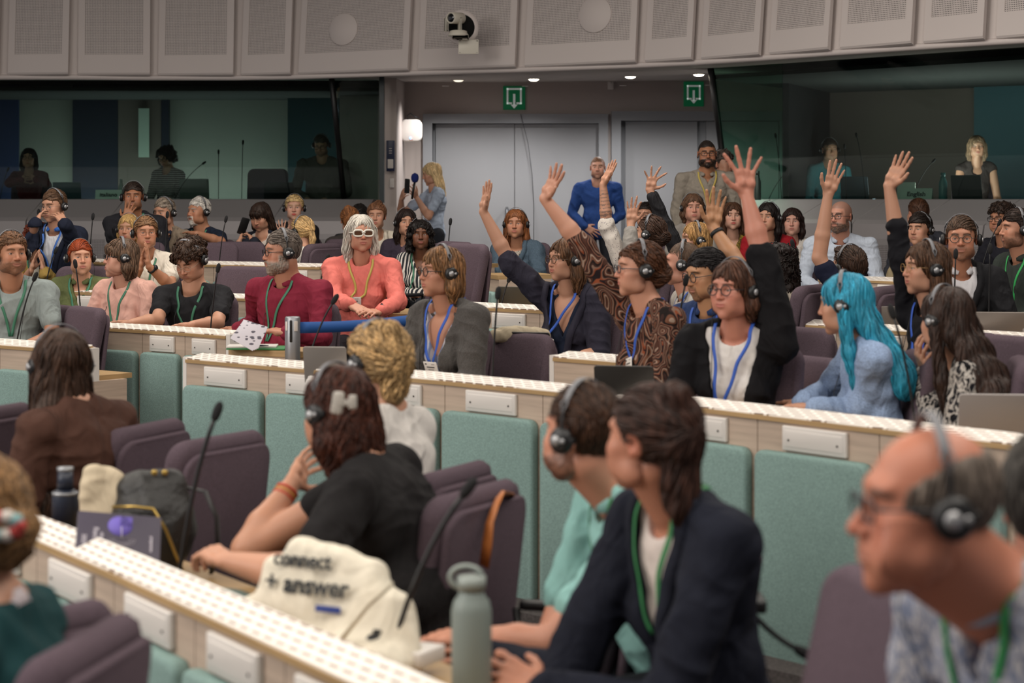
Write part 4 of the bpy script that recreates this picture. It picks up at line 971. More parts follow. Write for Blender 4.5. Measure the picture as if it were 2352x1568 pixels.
# ---------------------------------------------------------------- hands
def hand_prims(s, wr, u, n, thumb, curl, spread, sc=1., k=.005, grip=False):
    """palm, four jointed fingers and a thumb grown from the wrist point wr; u towards the fingers, n out of the palm, thumb = +1/-1 side."""
    u = unit(u); n = unit(n-u*np.dot(n, u)); v = np.cross(u, n)*thumb; wr = np.asarray(wr, float)
    kn = []
    for i, (lat, ln) in enumerate(((.030, .088), (.010, .092), (-.011, .087), (-.030, .078))):
        a = wr+v*lat*.55*sc; b = wr+(u*ln+v*lat)*sc; s.cone(a, b, .0135*sc, .0115*sc, .010); kn.append(b)
    s.ell(wr+(u*.045+v*.018+n*.008)*sc, (.02*sc,)*3, .012); s.ell(wr+(u*.04-v*.02+n*.006)*sc, (.018*sc,)*3, .012)
    seg = ((.043, .026, .021), (.048, .030, .023), (.044, .028, .022), (.034, .021, .019)); rr = (.0092, .0094, .0088, .0078)
    for i in range(4):
        p = kn[i]; ang = spread*(1.5-i)*.5; d = u*math.cos(ang)+v*math.sin(ang); c = curl[i] if isinstance(curl, (list, tuple)) else curl
        th = 0
        for j in range(3):
            th += c*(.45, .65, .45)[j]; dd = d*math.cos(th)+n*math.sin(th); q = p+dd*seg[i][j]*sc
            s.cone(p, q, (rr[i]-.0005*j)*sc, (rr[i]-.0005*(j+1)-(.0006 if j == 2 else 0))*sc, k if j else .008); p = q
    tc = spread*.5+.45; a = wr+(u*.018+v*.020+n*.004)*sc; d1 = unit(u*math.cos(tc+.25)+v*math.sin(tc+.25)+n*.35); b = a+d1*.045*sc
    d2 = unit(u*math.cos(tc-.05)+v*math.sin(tc-.05)+n*(.3+.4*(curl if not isinstance(curl, (list, tuple)) else curl[0]))); c = b+d2*.034*sc; d3 = unit(d2+u*.25-v*.15); e = c+d3*.026*sc
    s.cone(a, b, .0155*sc, .0115*sc, .010); s.cone(b, c, .0108*sc, .0096*sc, k); s.cone(c, e, .0096*sc, .0078*sc, k)

# ---------------------------------------------------------------- the figure
def joint(prev, px, py, L, sgn, Yr=None):
    """point at limb length L from prev on the line of sight through (px,py); sgn picks the nearer (-1) or farther (+1) one."""
    d = np.array([(px-HX)/F, 1., -(py-HY)/F]); c = np.array([0, 0, CAMZ]); m = c-prev
    A = d@d; B = 2*d@m; C = m@m-L*L; D = B*B-4*A*C
    t = -B/(2*A) if D <= 0 else (-B+sgn*math.sqrt(D))/(2*A)
    return c+d*t
PEOPLE = []
def person(label, c, H, yaw, skin='#b98668', hair='short', haircol='#3a2a20', top='#555555', byaw=None, pitch=0, roll=0, lean=6, wd=1., belly=0.,
           kind='plain', c2='#ffffff', c3='#000000', sleeve='long', neck='crew', jacket=None, jkind='plain', jv=-.50, jw=.30, lanyard=None, badge=None, badge_tilt=0,
           glasses=None, headset=False, arms=None, stand=False, seat=True, legcol='#23252b', shoff=(0, 0, 0), group=None, collar=None, tie=None, bust=None,
           chairyaw=None, capes=None, s=None, neckl=1., arm_default=True, watch=None, **kw):
    p = dict(kw, skin=skin, hair=hair, haircol=haircol); fem = kw.get('fem', 0); byaw = yaw if byaw is None else byaw
    s = H/.245 if s is None else s; h = float(np.clip(2.0/s, .0042, .0075)); Hc = W(c[0], c[1], s)
    sc = .96 if fem else 1.
    if kw.get('scale'): sc *= kw['scale']
    Rh = np.array((Euler((0, 0, -math.radians(yaw))).to_matrix() @ Euler((math.radians(pitch), math.radians(roll), 0)).to_matrix())); 
    Rb = np.array(Euler((0, 0, -math.radians(byaw))).to_matrix() @ Euler((math.radians(lean), 0, 0)).to_matrix())
    # root on the floor
    tl_dir = Rb@np.array([0, 0, -1.]); fz = floor_z(Hc[0], Hc[1])
    if kw.get('fz') is not None: fz = kw['fz']
    base = np.array([Hc[0]+tl_dir[0]*.7, Hc[1]+tl_dir[1]*.7, fz]); seatz = fz+.50
    Lt = (Hc[2]-(seatz+.10))/max(.3, -tl_dir[2]); tl = float(np.clip(Lt/.66/sc, .86, 1.35)) if not stand else 1.0
    root = empty('person', base, label, 'person', group or 'people in the conference hall')
    O = Hc + np.array(shoff, float)@Rb.T*0
    toB = lambda q: (np.asarray(q, float)-Hc)@Rb/sc           # world -> body frame (unit scale)
    def toW(Pb): return (Pb*sc)@Rb.T+Hc-base
    zz = lambda z: .016*min(1, max(0, (-z-.08)/.06))+(-.20-(abs(z)-.20)*tl if z < -.20 else z)    # stretch the trunk below the neck
    sx0, sy0, sz0 = shoff
    S = lambda x, y, z: (x+sx0*min(1, max(0, (-z-.1)/.15)), y+sy0*min(1, max(0, (-z-.1)/.15)), zz(z)+sz0*min(1, max(0, (-z-.1)/.15)))
    w_ = wd*(.92 if fem else 1.03)
    sh = {1: np.array(S(.176*w_, .030, -.238)), -1: np.array(S(-.176*w_, .030, -.238))}
    # arms: joints in the body frame
    AR = {}
    arms = dict(arms or {})
    for side in ('L', 'R'):
        sg = 1 if side == 'L' else -1; a = arms.get(side, 'desk' if arm_default else None)
        Sh = sh[sg]; ShW = Hc+(Sh*sc)@Rb.T
        if a is None: a = 'desk'
        if isinstance(a, str):
            if a == 'desk': E = (sg*.235*w_, -.075, -.50); Wr = (sg*.115, -.30, -.545); hd = (-sg*.45, -.85, -.25); hn = (0, 0, -1); cu = .25; sp = .15
            elif a == 'lap': E = (sg*.225*w_, -.03, -.53); Wr = (sg*.08, -.24, -.62); hd = (-sg*.6, -.75, -.2); hn = (0, 0, -1); cu = .4; sp = .1
            elif a == 'cross': E = (sg*.225*w_, -.10, -.50); Wr = (sg*.0, -.30, -.51); hd = (-sg*.9, -.25, -.05); hn = (0, .1, -1); cu = .35; sp = .1
            elif a == 'down': E = (sg*.215*w_, .03, -.56); Wr = (sg*.20*w_, -.03, -.80); hd = (0, -.1, -1); hn = (-sg, 0, 0); cu = .35; sp = .1
            elif a == 'fold': E = (sg*.215*w_, .0, -.53); Wr = (sg*.06, -.20, -.66); hd = (-sg*.7, -.3, -.3); hn = (0, 1, 0); cu = .5; sp = .1
            elif a == 'chin': E = (sg*.17, -.17, -.46); Wr = (sg*.045, -.145, -.20); hd = (-sg*.25, .2, 1); hn = (-sg*.3, 1, 0); cu = .9; sp = .1
            E = np.array(S(*E)); Wr = np.array(S(*Wr))
            if a == 'down': E = np.array([E[0], E[1], Sh[2]-.29]); Wr = np.array([Wr[0], Wr[1], Sh[2]-.54])
            hd = unit(hd); hn = np.array(hn, float)
        else:
            EW = joint(ShW, *a['e'][:2], a.get('la', .285)*sc, a['e'][2]); 
            if 'w' in a: WW = joint(EW, *a['w'][:2], a.get('lf', .25)*sc, a['w'][2])
            TW = joint(WW, *a['t'][:2], .175*sc*a.get('hs', 1), a['t'][2])
            E, Wr = toB(EW), toB(WW); hd = unit(toB(TW)-Wr); hn = toB(Hc+np.array(a.get('n', (0, -1, 0)), float)) ; cu = a.get('cu', .25); sp = a.get('sp', .35)
        AR[sg] = (Sh, E, Wr, hd, hn, cu, sp, a)
    # ---- skin: neck, upper chest, arms, hands
    sk = Sdf(); hn0 = toB(Hc+Rh@np.array([0, .022, -.060])*sc); nb = S(0, .030, -.195)
    nr = .050*(1+.25*kw.get('fat', 0)) if fem else .058*(1+.2*kw.get('fat', 0))
    sk.cone(hn0, nb, nr, nr*1.04, .02); hj = toB(Hc+Rh@np.array([0, -.028, -.078])*sc); sk.cone(hj, S(0, .0, -.195), nr*.62, nr*.7, .03)
    for sg in (-1, 1): sk.cone(S(sg*.03, .045, -.165), sh[sg]+np.array([0, 0, -.004]), .036, .038, .03)
    sk.ell(S(0, .02, -.34), (.140*w_, .082, .13*tl), .02)
    vis = {}
    for sg, (Sh, E, Wr, hd, hn, cu, sp, a) in AR.items():
        ts = {'none': 0, 'cap': .25, 'short': .62, 'elbow': 1.0, 'tq': 1.35, 'long': 1.95}[sleeve if not jacket else jacket_sleeve(jacket, kw)]
        if isinstance(a, dict) and 'ts' in a: ts = a['ts']
        vis[sg] = ts; fat = 1+.35*max(wd-1, 0)
        u0 = max(ts-.25, 0)
        if u0 < 1: sk.cone(Sh+(E-Sh)*u0, E, (.050-.012*u0)*fat, .039*fat, .012); u1 = 0
        else: u1 = u0-1
        m = E+(Wr-E)*.35
        if u1 < .35: sk.cone(E+(m-E)*(u1/.35), m, .040*fat, .041*fat, .012); sk.cone(m, Wr, .041*fat, .0255, .012)
        else: sk.cone(E+(Wr-E)*min(u1, .85), Wr, .034, .0265, .012)
        hs = 1.0 if not fem else .96
        if isinstance(a, dict): hs = a.get('hs', 1)*hs
        hand_prims(sk, Wr, hd, hn, sg if isinstance(a, dict) and a.get('flip') else -sg, cu, sp, hs)
    P, Q = surface(sk, h); P = relax(P, Q, 1, .35)
    col = np.tile(np.array(lin(skin)), (len(P), 1))
    col = col*(1+.05*snoise(P, 30, 4))[:, None]
    if kw.get('tattoo'):
        sg = kw['tattoo']; Sh, E, Wr = AR[sg][:3]; ax = Wr-E; t = ((P-E)@ax)/(ax@ax); dd = np.linalg.norm(P-E-t[:, None]*ax, axis=1)
        m = (dd < .07)*sstep(.0, .08, t)*sstep(.9, .78, t); pat = (np.sin(t*75)+.8*snoise(P, 120, 3) > .55)*1.+(snoise(P, 60, 8) > .62)*1.
        m = np.clip(m*pat, 0, 1)[:, None]*.62; col = col*(1-m)+np.array([.05, .06, .065])*m
    fine = s > 420
    hv, hq, hc = make_head(p, fine); hvB = ((hv@Rh.T*sc))@Rb/sc
    V = np.concatenate([toW(P), toW(hvB)]); 
    body = link('body', mesh_np('body', V, np.concatenate([Q, hq+len(P)]), M_SKIN, colors=np.concatenate([col, hc])), root)
    MH = Matrix.Translation(Vector((Hc-base).tolist())) @ Matrix([list(r) for r in Rh]).to_4x4() @ Matrix.Scale(sc, 4)
    # ---- hair
    if hair:
        hvx, hqx, hcx = make_hair(p, max(.0045, h*.95), 2 if s > 600 else s > 360); m = hair_mat(haircol, hair.startswith('curly') or bool(kw.get('wavy')), kw.get('hamt', .45))
        link('hair', mesh_np('hair', hvx, hqx, m, colors=hcx), root, M=MH)
    # ---- clothing
    def trunk(off, sl, bust_):
        t = Sdf()
        for sg in (-1, 1): t.cone(S(sg*.03, .040, -.182), sh[sg]+np.array([0, 0, -.002]), .046, .056, .03)
        t.ell(S(0, .030, -.34), (.162*w_, .108+.02*belly, .165*tl), .04); t.ell(S(0, .012, -.55), ((.146+.02*belly)*w_, .108+.05*belly, .15*tl), .05)
        t.ell(S(0, .010, -.69), (.160*w_, .120+.02*belly, .10), .05)
        t.cone(S(-.10*w_, .075, -.32), S(.10*w_, .075, -.32), .055, .055, .03)
        if belly: t.ell(S(0, -.05*belly, -.56), (.13*w_, .085, .12*tl), .05)
        if bust_:
            for sg in (-1, 1): t.ell(S(sg*.068*w_, -.055, -.415), (.068*w_, .050*bust_, .062), .03)
        for sg, (Sh, E, Wr, hd, hn, cu, sp, a) in AR.items():
            q = vis[sg] if sl is None else sl
            fat = 1+.3*max(wd-1, 0); r0, r1, r2 = .060*fat, .050*fat, .038
            if q <= 0: continue
            k = min(q, 1.); t.cone(Sh, Sh+(E-Sh)*k, r0, r0+(r1-r0)*k, .025)
            if q > 1: k = q-1; t.cone(E, E+(Wr-E)*k, r1, r1+(r2-r1)*k, .015)
        t.off(off); return t
    def necks(t, kind_, zv=-.40, ww=.3):
        a = S(0, .045, -.085); b = S(0, .010, -.200)
        t.sub(lambda P: d_cone(P, a, b, .062, .066 if kind_ != 'boat' else .085), .006)
        if kind_ in ('v', 'open', 'scoop'):
            zb = S(0, 0, zv)[2]; x0 = S(0, 0, -.4)[0]; yy = S(0, 0, -.35)[1]
            if kind_ == 'scoop': t.sub(lambda P: d_ell(P, S(0, -.09, -.235), (.075, .08, .075)), .006)
            else:
                def wedge(P): return np.maximum(np.abs(P[..., 0]-x0)-np.maximum(P[..., 2]-zb, -.05)*ww-.004, np.maximum(P[..., 1]-(yy+.01), P[..., 2]+.13))*.9
                t.sub(wedge, .004)
        return t
    bst = (bust if bust is not None else (1. if fem else 0))
    ih = max(h, .0052)
    jk = None
    def finish(t, name, m, amp=.0045, seed=1):
        P, Q = surface(t, ih); P = relax(P, Q, 2, .5); N = vnormals(P, Q)
        d = amp*snoise(P*np.array([1, 1, .55]), 34, seed+int(c[0]) % 50)+amp*.7*(1-2*np.abs(snoise(P*np.array([.8, .8, 1.3]), 26, seed+9+int(c[1]) % 40)))
        P = P+N*d[:, None]; return link(name, mesh_np(name, toW(P), Q, m), root)
    inner = trunk(-.005 if jacket else .004, 0.0 if jacket else None, bst); necks(inner, neck, kw.get('nv', -.36), kw.get('nw', .42))
    finish(inner, 'shirt' if not fem or jacket else 'top', cloth_mat(kind, top, c2, c3), .0015 if jacket else .0055)
    outer = inner
    if jacket:
        outer = trunk(.012, None, bst); necks(outer, 'open', jv, jw); finish(outer, 'jacket', cloth_mat(jkind, jacket, kw.get('jc2', '#888888')), .0060, 5)
    free = trunk(.012 if jacket else .004, None, bst)
    def grad(P):
        e = .004; return np.stack([free((P+np.eye(3)[i]*e).astype(np.float32))-free((P-np.eye(3)[i]*e).astype(np.float32)) for i in range(3)], -1)/(2*e)
    def project(P, off):
        P = np.array(P, np.float32)
        for _ in range(5):
            g = grad(P); g = g/(np.linalg.norm(g, axis=-1)[:, None]+1e-6); P = P-(free(P)-off)[:, None]*g
        return P, g
    def ribbon_on(path, wid, off, name, m, parent=None, n=26, t=.0025):
        path = np.array(path, float); u = np.linspace(0, len(path)-1, n); Pp = np.stack([np.interp(u, np.arange(len(path)), path[:, i]) for i in range(3)], 1)
        for _ in range(2): Pp[1:-1] = (Pp[:-2]+2*Pp[1:-1]+Pp[2:])/4
        Pp, g = project(Pp, off); 
        for _ in range(2): Pp[1:-1] = (Pp[:-2]+2*Pp[1:-1]+Pp[2:])/4
        b = MB(); b.ribbon(Pp, g, wid, t); b.V = [tuple(v) for v in toW(np.array(b.V))]; return b, Pp, g
    if collar:
        # shirt collar: two leaves folded over at the neck
        b = MB(); cx = S(0, .03, -.185)
        for sg in (-1, 1):
            Pn = []; Nn = []
            for i in range(11):
                a = math.radians(100-200*i/10*.5) if False else math.radians(90+sg*(-(10)+(100)*i/10)*1.) ; a = math.pi/2-sg*math.radians(160*i/10)
                r_ = .065+.004*i/10; Pn.append((cx[0]+r_*math.cos(a), cx[1]-.008+r_*1.02*math.sin(a), cx[2]+.026-.036*(i/10)**1.5)); Nn.append((math.cos(a), math.sin(a), .5))
            b.ribbon(Pn, [unit(q) for q in Nn], np.linspace(.032, .040, 11)*np.array([1]*9+[.85, .5]), .004)
        b.V = [tuple(v) for v in toW(np.array(b.V))]; b.obj('collar', cloth_mat('plain', collar), root)
    if jacket and kw.get('lapel', 1):
        zb = S(0, 0, jv)[2]; zt = S(0, 0, -.22)[2]; x0 = S(0, 0, -.4)[0]
        bb = MB()
        for sg in (-1, 1):
            path = [(x0+sg*((zt+.02-zb)*jw*.9+.012), .03, zt+.03), (x0+sg*((zt-zb)*jw+.016), -.05, zt-.02), (x0+sg*((zt-zb)*.5*jw+.014), -.12, (zt+zb)/2), (x0+sg*.012, -.13, zb)]
            b, _, _ = ribbon_on(path, np.linspace(.035, .045, 26)*1., .004, 'lapel', None, t=.006); bb.add(b.V, b.Q)
        bb.obj('lapel', cloth_mat(jkind, jacket, kw.get('jc2', '#888888')), root)
    bx, by, bz = kw.get('bp', (0, -.2, -.44))
    if lanyard:
        bb = MB(); end = S(bx, by, bz)
        for sg in (-1, 1):
            path = [S(sg*.055, .075, -.165), S(sg*.075, .03, -.190), S(sg*.072, -.05, -.235), S(sg*(.045)+bx*.4, -.13, -.31), (end[0]+sg*.008, end[1], end[2])]
            b, Pp, g = ribbon_on(path, .015, .004, 'lanyard', None, t=.0015); bb.add(b.V, b.Q)
        b, Pp, g = ribbon_on([S(-.055, .075, -.165), S(0, .105, -.165), S(.055, .075, -.165)], .016, .004, 'lanyard', None, n=9); bb.add(b.V, b.Q)
        bb.obj('lanyard', mat('lanyard_'+lanyard.strip('#'), lanyard, .6), root)
    if badge:
        q, g = project([np.array(S(bx, by, bz))-np.array([0, 0, .035])], .012); q, g = toW(q)[0], unit(Rb@g[0])
        z_ = np.array([0, 0, 1.]); z_ = unit(z_-g*np.dot(z_, g)); x_ = np.cross(-g, z_) ; ct, st_ = math.cos(badge_tilt), math.sin(badge_tilt); x2, z2 = x_*ct+z_*st_, z_*ct-x_*st_
        bm = basis(q, x2, -g, z2); b = MB(); b.slab(.094, .060, .003, .004, .001); 
        for i, (wd_, zz_) in enumerate(((.055, .004), (.04, -.008))): b.box((0.0, -.0022, zz_), (wd_, .001, .005 if i == 0 else .002), 1)
        b.box((-.03, -.0022, .019), (.012, .001, .006), 1); b.box((.02, -.0022, .019), (.022, .001, .003), 2)
        b.obj('name_badge', [mat('badge_white', '#e9e4de', .4), mat('badge_print', '#3c3a3c', .6), mat('badge_print_light', '#8f8a8a', .6)], root, M=bm)
    # ---- headset, glasses
    if headset:
        hb = link('headset', HS[0], root, M=MH @ Matrix.Translation((0, 0, .012 if hair in ('curlyshort', 'curlylong', 'updo') else .004)) @ Matrix.Diagonal((1.04, 1, 1.03, 1)))
        for sg in (-1, 1): link('ear_cup', HS[1], hb, M=Matrix.Translation((sg*.094, .010, -.006)) @ Euler((0, sg*math.pi/2, 0)).to_matrix().to_4x4() @ Matrix.Rotation(0, 4, 'Z'))
        if s > 300:
            b = MB(); sg = 1 if yaw < 0 else -1; p0 = np.array([sg*.100, -.002, -.045]); pth = [MH@Vector(p0.tolist()), MH@Vector((sg*.102, -.006, -.10)), MH@Vector((sg*.095, -.02, -.17)), Vector((toW(np.array([S(sg*.07, -.115, -.36)]))[0]).tolist()), Vector((toW(np.array([S(sg*.05, -.15, -.52)]))[0]).tolist())]
            b.tube([list(v) for v in pth], .0016, 5); b.obj('cord', M_BLACK, hb, M=hb.matrix_basis.inverted())
    if glasses: link('glasses', glasses_mesh(*glasses), root, M=MH)
    if watch:
        sg, colr = watch; Sh, E, Wr = AR[sg][:3]; ax = unit(Wr-E); q = Wr-ax*.035; b = MB()
        ref = unit(np.cross(ax, [0.3, .8, .5])); r2 = np.cross(ax, ref); ring = [q+(ref*math.cos(a)+r2*math.sin(a))*.0325 for a in np.linspace(0, 2*math.pi, 17)]
        b.ribbon(ring, [unit(v-q) for v in ring], .018, .003, 0)
        nrm = AR[sg][4]; out = unit(-np.asarray(nrm)+ax*np.dot(nrm, ax)); f = q+out*.036; b.lathe([(.001, 0), (.019, 0), (.018, .008), (.001, .009)], 16, 1, basis(f, unit(np.cross(out, ax)), ax, out))
        b.V = [tuple(v) for v in toW(np.array(b.V))]; b.obj('wristwatch', [mat('strap_'+colr.strip('#'), colr, .6), mat('watch_face', '#2b2d33', .3, metal=.4)], root)
    # ---- legs, shoes
    hip = toW(np.array([S(0, .01, -.69)]))[0]+base; f = Sdf(); fw = np.array([-math.sin(math.radians(byaw)), -math.cos(math.radians(byaw)), 0]); rt = np.array([math.cos(math.radians(byaw)), -math.sin(math.radians(byaw)), 0])
    b = MB()
    for sg in (-1, 1):
        hp = hip+rt*sg*.09
        if stand: kn = np.array([*(hp+fw*.02+rt*sg*.02)[:2], fz+.50]); an = np.array([*(kn-fw*.02)[:2], fz+.09]); r0 = .088
        else: kn = np.array([*(hp+fw*.40+rt*sg*.04)[:2], max(seatz+.06, fz+.5)]); an = np.array([*(kn+fw*.02)[:2], fz+.10]); r0 = .082; hp = hp+np.array([0, 0, -.02])
        f.cone(hp-base, kn-base, r0, .062, .03); f.cone(kn-base, an-base, .060, .045, .02)
        b.V_ = 0; M_ = TM(an-base+fw*.05+np.array([0, 0, -.06]), rz=-math.radians(byaw))
        b.slab(.09, .26, .07, .04, .02, 0, M_ @ Matrix.Rotation(math.pi/2, 4, 'X'))
    Pq, Qq = surface(f, .014); link('trousers', mesh_np('trousers', Pq, Qq, cloth_mat('plain', legcol)), root); b.obj('shoes', mat('dark_shoe', '#1a1817', .5), root)
    if seat and not stand:
        ch = hip+fw*(.10+kw.get('chf', 0))+rt*kw.get('chr', 0); chair(ch[0], ch[1], fz, byaw if chairyaw is None else chairyaw, 'purple-grey upholstered chair under '+kw.get('who', 'the '+label.split(' ', 1)[-1][:40]))
    out = dict(root=root, Hc=Hc, base=base, AR=AR, sc=sc, Rb=Rb, toW=lambda q: toW(np.asarray(q, float))+base, S=S, MH=MH, s=s, fw=fw, rt=rt); PEOPLE.append(out); return out
def jacket_sleeve(j, kw): return kw.get('jsleeve', 'long')
# ================================================================ the people, row by row
LT, MD, TN, DK = '#bd8d74', '#b27e62', '#9c6a4e', '#6b4430'
def P_(label, c, H, yaw, **k):
    who, _, rest = label.partition('|'); who = who.strip(); k.setdefault('skin', LT); k['who'] = 'the '+who
    return person((who+' '+rest.strip()).strip(), c, H, yaw, **k)
A = lambda e, w, t, n=(0, -1, 0), **k: dict(e=e, w=w, t=t, n=n, **k)
GREEN, BLUE, YEL = '#3f7a60', '#2c57b4', '#b9a452'
# --- back rows, left half
R = {}
R['suit'] = P_('man in a navy suit adjusting his glasses|with both hands, top left', (124, 474), 78, 30, byaw=20, pitch=8, hair='short', haircol='#5a4230', top='#dcdde2', jacket='#1d2232', collar='#3b6fc4', glasses=('thin', '#555555'), headset=True, lanyard='#3f6fc0', s=300,
   arms={'L': A((174, 566, -1), (148, 512, -1), (126, 480, 1), (-.5, .6, 0), cu=.6), 'R': A((70, 562, -1), (81, 512, -1), (98, 478, 1), (.6, .6, 0), cu=.6)}, lean=4)
R['darkjkt'] = P_('man in a dark open jacket|holding his hand over his mouth', (306, 453), 68, -6, byaw=8, hair='short', haircol='#2b201a', skin=TN, beard=('#3a2c24', .35, .0015), top='#8d8272', kind='floral', c2='#3a3a36', c3='#b5aa96', jacket='#25252a', headset=True, s=272, wd=1.12,
   arms={'R': A((262, 545, -1), (288, 506, -1), (303, 462, 1), (.1, 1, .2), cu=.35)}, lapel=0, lanyard=GREEN)
R['tweed'] = P_('grey-haired man in a beige tweed blazer|resting his mouth on his hand', (377, 489), 66, 30, byaw=20, hair='short', haircol='#8a7d70', top='#2b3140', jacket='#8b7c6b', jkind='tweed', headset=True, s=268, pitch=6, collar='#2b3140', hline=.078,
   arms={'R': A((352, 610, -1), (372, 562, -1), (378, 522, 1), (0, 1, .1), cu=.7)}, watch=(-1, '#222226'))
R['polo'] = P_('white-bearded man in a dark navy polo shirt', (456, 487), 64, 42, byaw=30, hair='short', haircol='#c9c4bd', skin=MD, beard=('#cfc9c1', .95, .006), top='#1c2434', sleeve='short', headset=True, s=264, lanyard=GREEN, goatee=1,
   arms={'L': A((508, 556, -1), (452, 536, -1), (425, 530, 1), (0, 0, -1))}, hline=.078)
R['fringe'] = P_('young woman with a long brown fringe|typing on a phone', (598, 498), 66, 22, byaw=25, pitch=24, hair='long', hlen=.2, haircol='#2e2019', fem=1, top='#cabfb5', jacket='#20232d', fringe=1, s=266, closed=.6,
   arms={'L': A((606, 590, -1), (584, 556, -1), (568, 528, 1), (-.7, .5, 0), cu=.7), 'R': A((555, 596, -1), (549, 556, -1), (556, 530, 1), (.7, .5, 0), cu=.7)}, lapel=0)
R['redlip'] = P_('blonde woman with red lips and black cardigan|in the back row', (676, 478), 60, -4, byaw=0, hair='tied', haircol='#c9ab78', fem=1, lips='#b3272c', top='#1a1a1e', headset=True, s=250, skin='#c79a84', neck='scoop',
   arms={'R': A((655, 580, -1), (648, 540, -1), (643, 508, 1), (.3, -1, 0), cu=.3)})
R['blazer'] = P_('young woman with a hair bun and cream blazer', (865, 497), 62, 4, byaw=-14, hair='bun', haircol='#6d4a34', fem=1, top='#d8d0c2', jacket='#d5cbbb', s=262, bunpos=(.01, .06, .115), arms={'L': 'cross', 'R': 'cross'}, jv=-.45)
R['updo2'] = P_('person with auburn hair gathered up|seen from behind, left of the hair bun', (803, 506), 58, 172, hair='updo', haircol='#8c5a36', fem=1, top='#3a3533', s=255)
R['darktop'] = P_('black-haired person behind the gathered auburn hair|with only the crown showing', (826, 500), 58, 180, hair='short', haircol='#1c1614', top='#2a2a2e', s=245)
R['darkwoman'] = P_('dark-haired woman behind the curly-haired striped shirt|wearing a headset', (933, 512), 62, -12, byaw=0, hair='long', haircol='#241815', hlen=.2, fem=1, top='#3b3340', headset=True, s=268, skin=LT, part=1)
R['photog'] = P_('blonde woman in a pale blue blouse|filming with a phone and a blue microphone', (991, 400), 52, 78, byaw=72, pitch=14, stand=True, hair='long', hlen=.26, haircol='#cdb083', fem=1, top='#a9b6c9', sleeve='short', s=216, fz=.42, kind='speckle', c2='#8e9cb4', hfwd=.03,
   arms={'L': A((984, 498, -1), (956, 452, -1), (944, 432, -1), (-.4, .8, .2), cu=.8), 'R': A((920, 492, 1), (922, 456, -1), (932, 436, -1), (.5, .6, 0), cu=.8)}, lean=2)
# --- left middle rows
R['yellow'] = P_('red-haired woman in a mustard cardigan|clapping, wearing dark glasses', (87, 545), 75, -14, byaw=-4, hair='curlylong', hlen=.10, haircol='#6e2f1a', fem=1, top='#c4bdaf', jacket='#a3874a', glasses=('rect', '#3a1f2a'), headset=True, s=298, lanyard=GREEN, smile=.4, lapel=0,
   arms={'R': A((44, 662, -1), (70, 622, -1), (87, 574, 1), (1, .1, 0), cu=.12), 'L': A((136, 662, -1), (102, 626, -1), (92, 578, 1), (-1, .1, 0), cu=.12)}, watch=(1, '#1d1d20'))
R['green'] = P_('woman with short bright red hair|in an olive green shirt', (184, 592), 90, -24, byaw=5, hair='short', haircol='#8f3d1c', hvol=.010, fem=1, top='#5d6440', collar='#5d6440', neck='v', headset=True, lanyard=GREEN, s=330, wd=1.12, belly=.4, fat=.5, smile=.5, skin='#c28f74')
R['bearded'] = P_('bearded smiling man in a light grey T-shirt|at the left edge', (26, 584), 100, -34, byaw=-10, hair='tied', haircol='#6a4a33', beard=('#5d4230', .6, .002), top='#8c9593', sleeve='short', lanyard=GREEN, headset=True, s=405, skin=MD, smile=1, wd=1.08,
   arms={'L': A((122, 775, -1), (66, 790, -1), (20, 785, 1), (0, 0, -1))}, hline=.078)
R['blond7'] = P_('blonde woman with a headset|half hidden behind the clapping woman in white', (296, 527), 60, 12, hair='bob', hlen=.10, haircol='#b9955f', fem=1, top='#7a5a50', kind='floral', c2='#d3c2b0', c3='#4a2a2a', headset=True, s=282)
R['white'] = P_('woman in a white T-shirt clapping|with thin glasses and pulled-back hair', (335, 536), 84, -18, byaw=0, hair='tied', haircol='#7d5c40', fem=1, top='#d9d0c2', sleeve='short', glasses=('thin', '#7b5c4a'), headset=True, s=318, lanyard=GREEN, wd=1.1, belly=.3, fat=.3,
   arms={'L': A((392, 656, -1), (342, 612, -1), (336, 556, 1), (-1, 0, 0), cu=.15), 'R': A((292, 665, -1), (322, 618, -1), (332, 560, 1), (1, 0, 0), cu=.15)}, watch=(1, '#1d1d20'), skin=MD)
R['pink'] = P_('woman in a pale pink T-shirt|with a streaked bob and black glasses', (277, 592), 80, 68, byaw=30, hair='bob', hlen=.125, haircol='#5e4838', hamt=.6, fem=1, top='#d5a698', sleeve='short', glasses=('rect', '#121216'), headset=True, s=362, lanyard=GREEN, wd=1.2, belly=.8, fat=.8, fringe=1, skin='#c8957f')
R['curly'] = P_('curly-haired young man in a black T-shirt|looking down', (437, 600), 95, 24, byaw=12, pitch=30, hair='curlyshort', fringe=1, haircol='#3c2a1f', top='#232326', sleeve='short', glasses=('thin', '#b0a090'), headset=True, s=375, lanyard=GREEN, wd=1.05, closed=.5, bp=(0, -.2, -.50),
   arms={'R': A((362, 735, -1), (302, 742, -1), (262, 736, 1), (0, 0, -1)), 'L': A((500, 742, -1), (442, 746, -1), (398, 744, 1), (0, 0, -1))})
R['burg'] = P_('grey-bearded man in a burgundy shirt|reading papers beside the silver post', (648, 580), 100, 68, byaw=34, pitch=4, hair='short', haircol='#6b6058', beard=('#8d8379', .9, .008), top='#7d2437', collar='#7d2437', glasses=('rect', '#1b1a1d'), headset=True, lanyard=GREEN, s=402, wd=1.3, belly=.9, fat=.3, skin='#b57f66', bp=(-.05, -.2, -.46),
   arms={'L': A((738, 776, -1), (655, 764, -1), (598, 752, 1), (-.3, .3, -1), cu=.5), 'R': A((590, 742, 1), (548, 755, -1), (512, 752, 1), (0, 0, -1), cu=.5)})
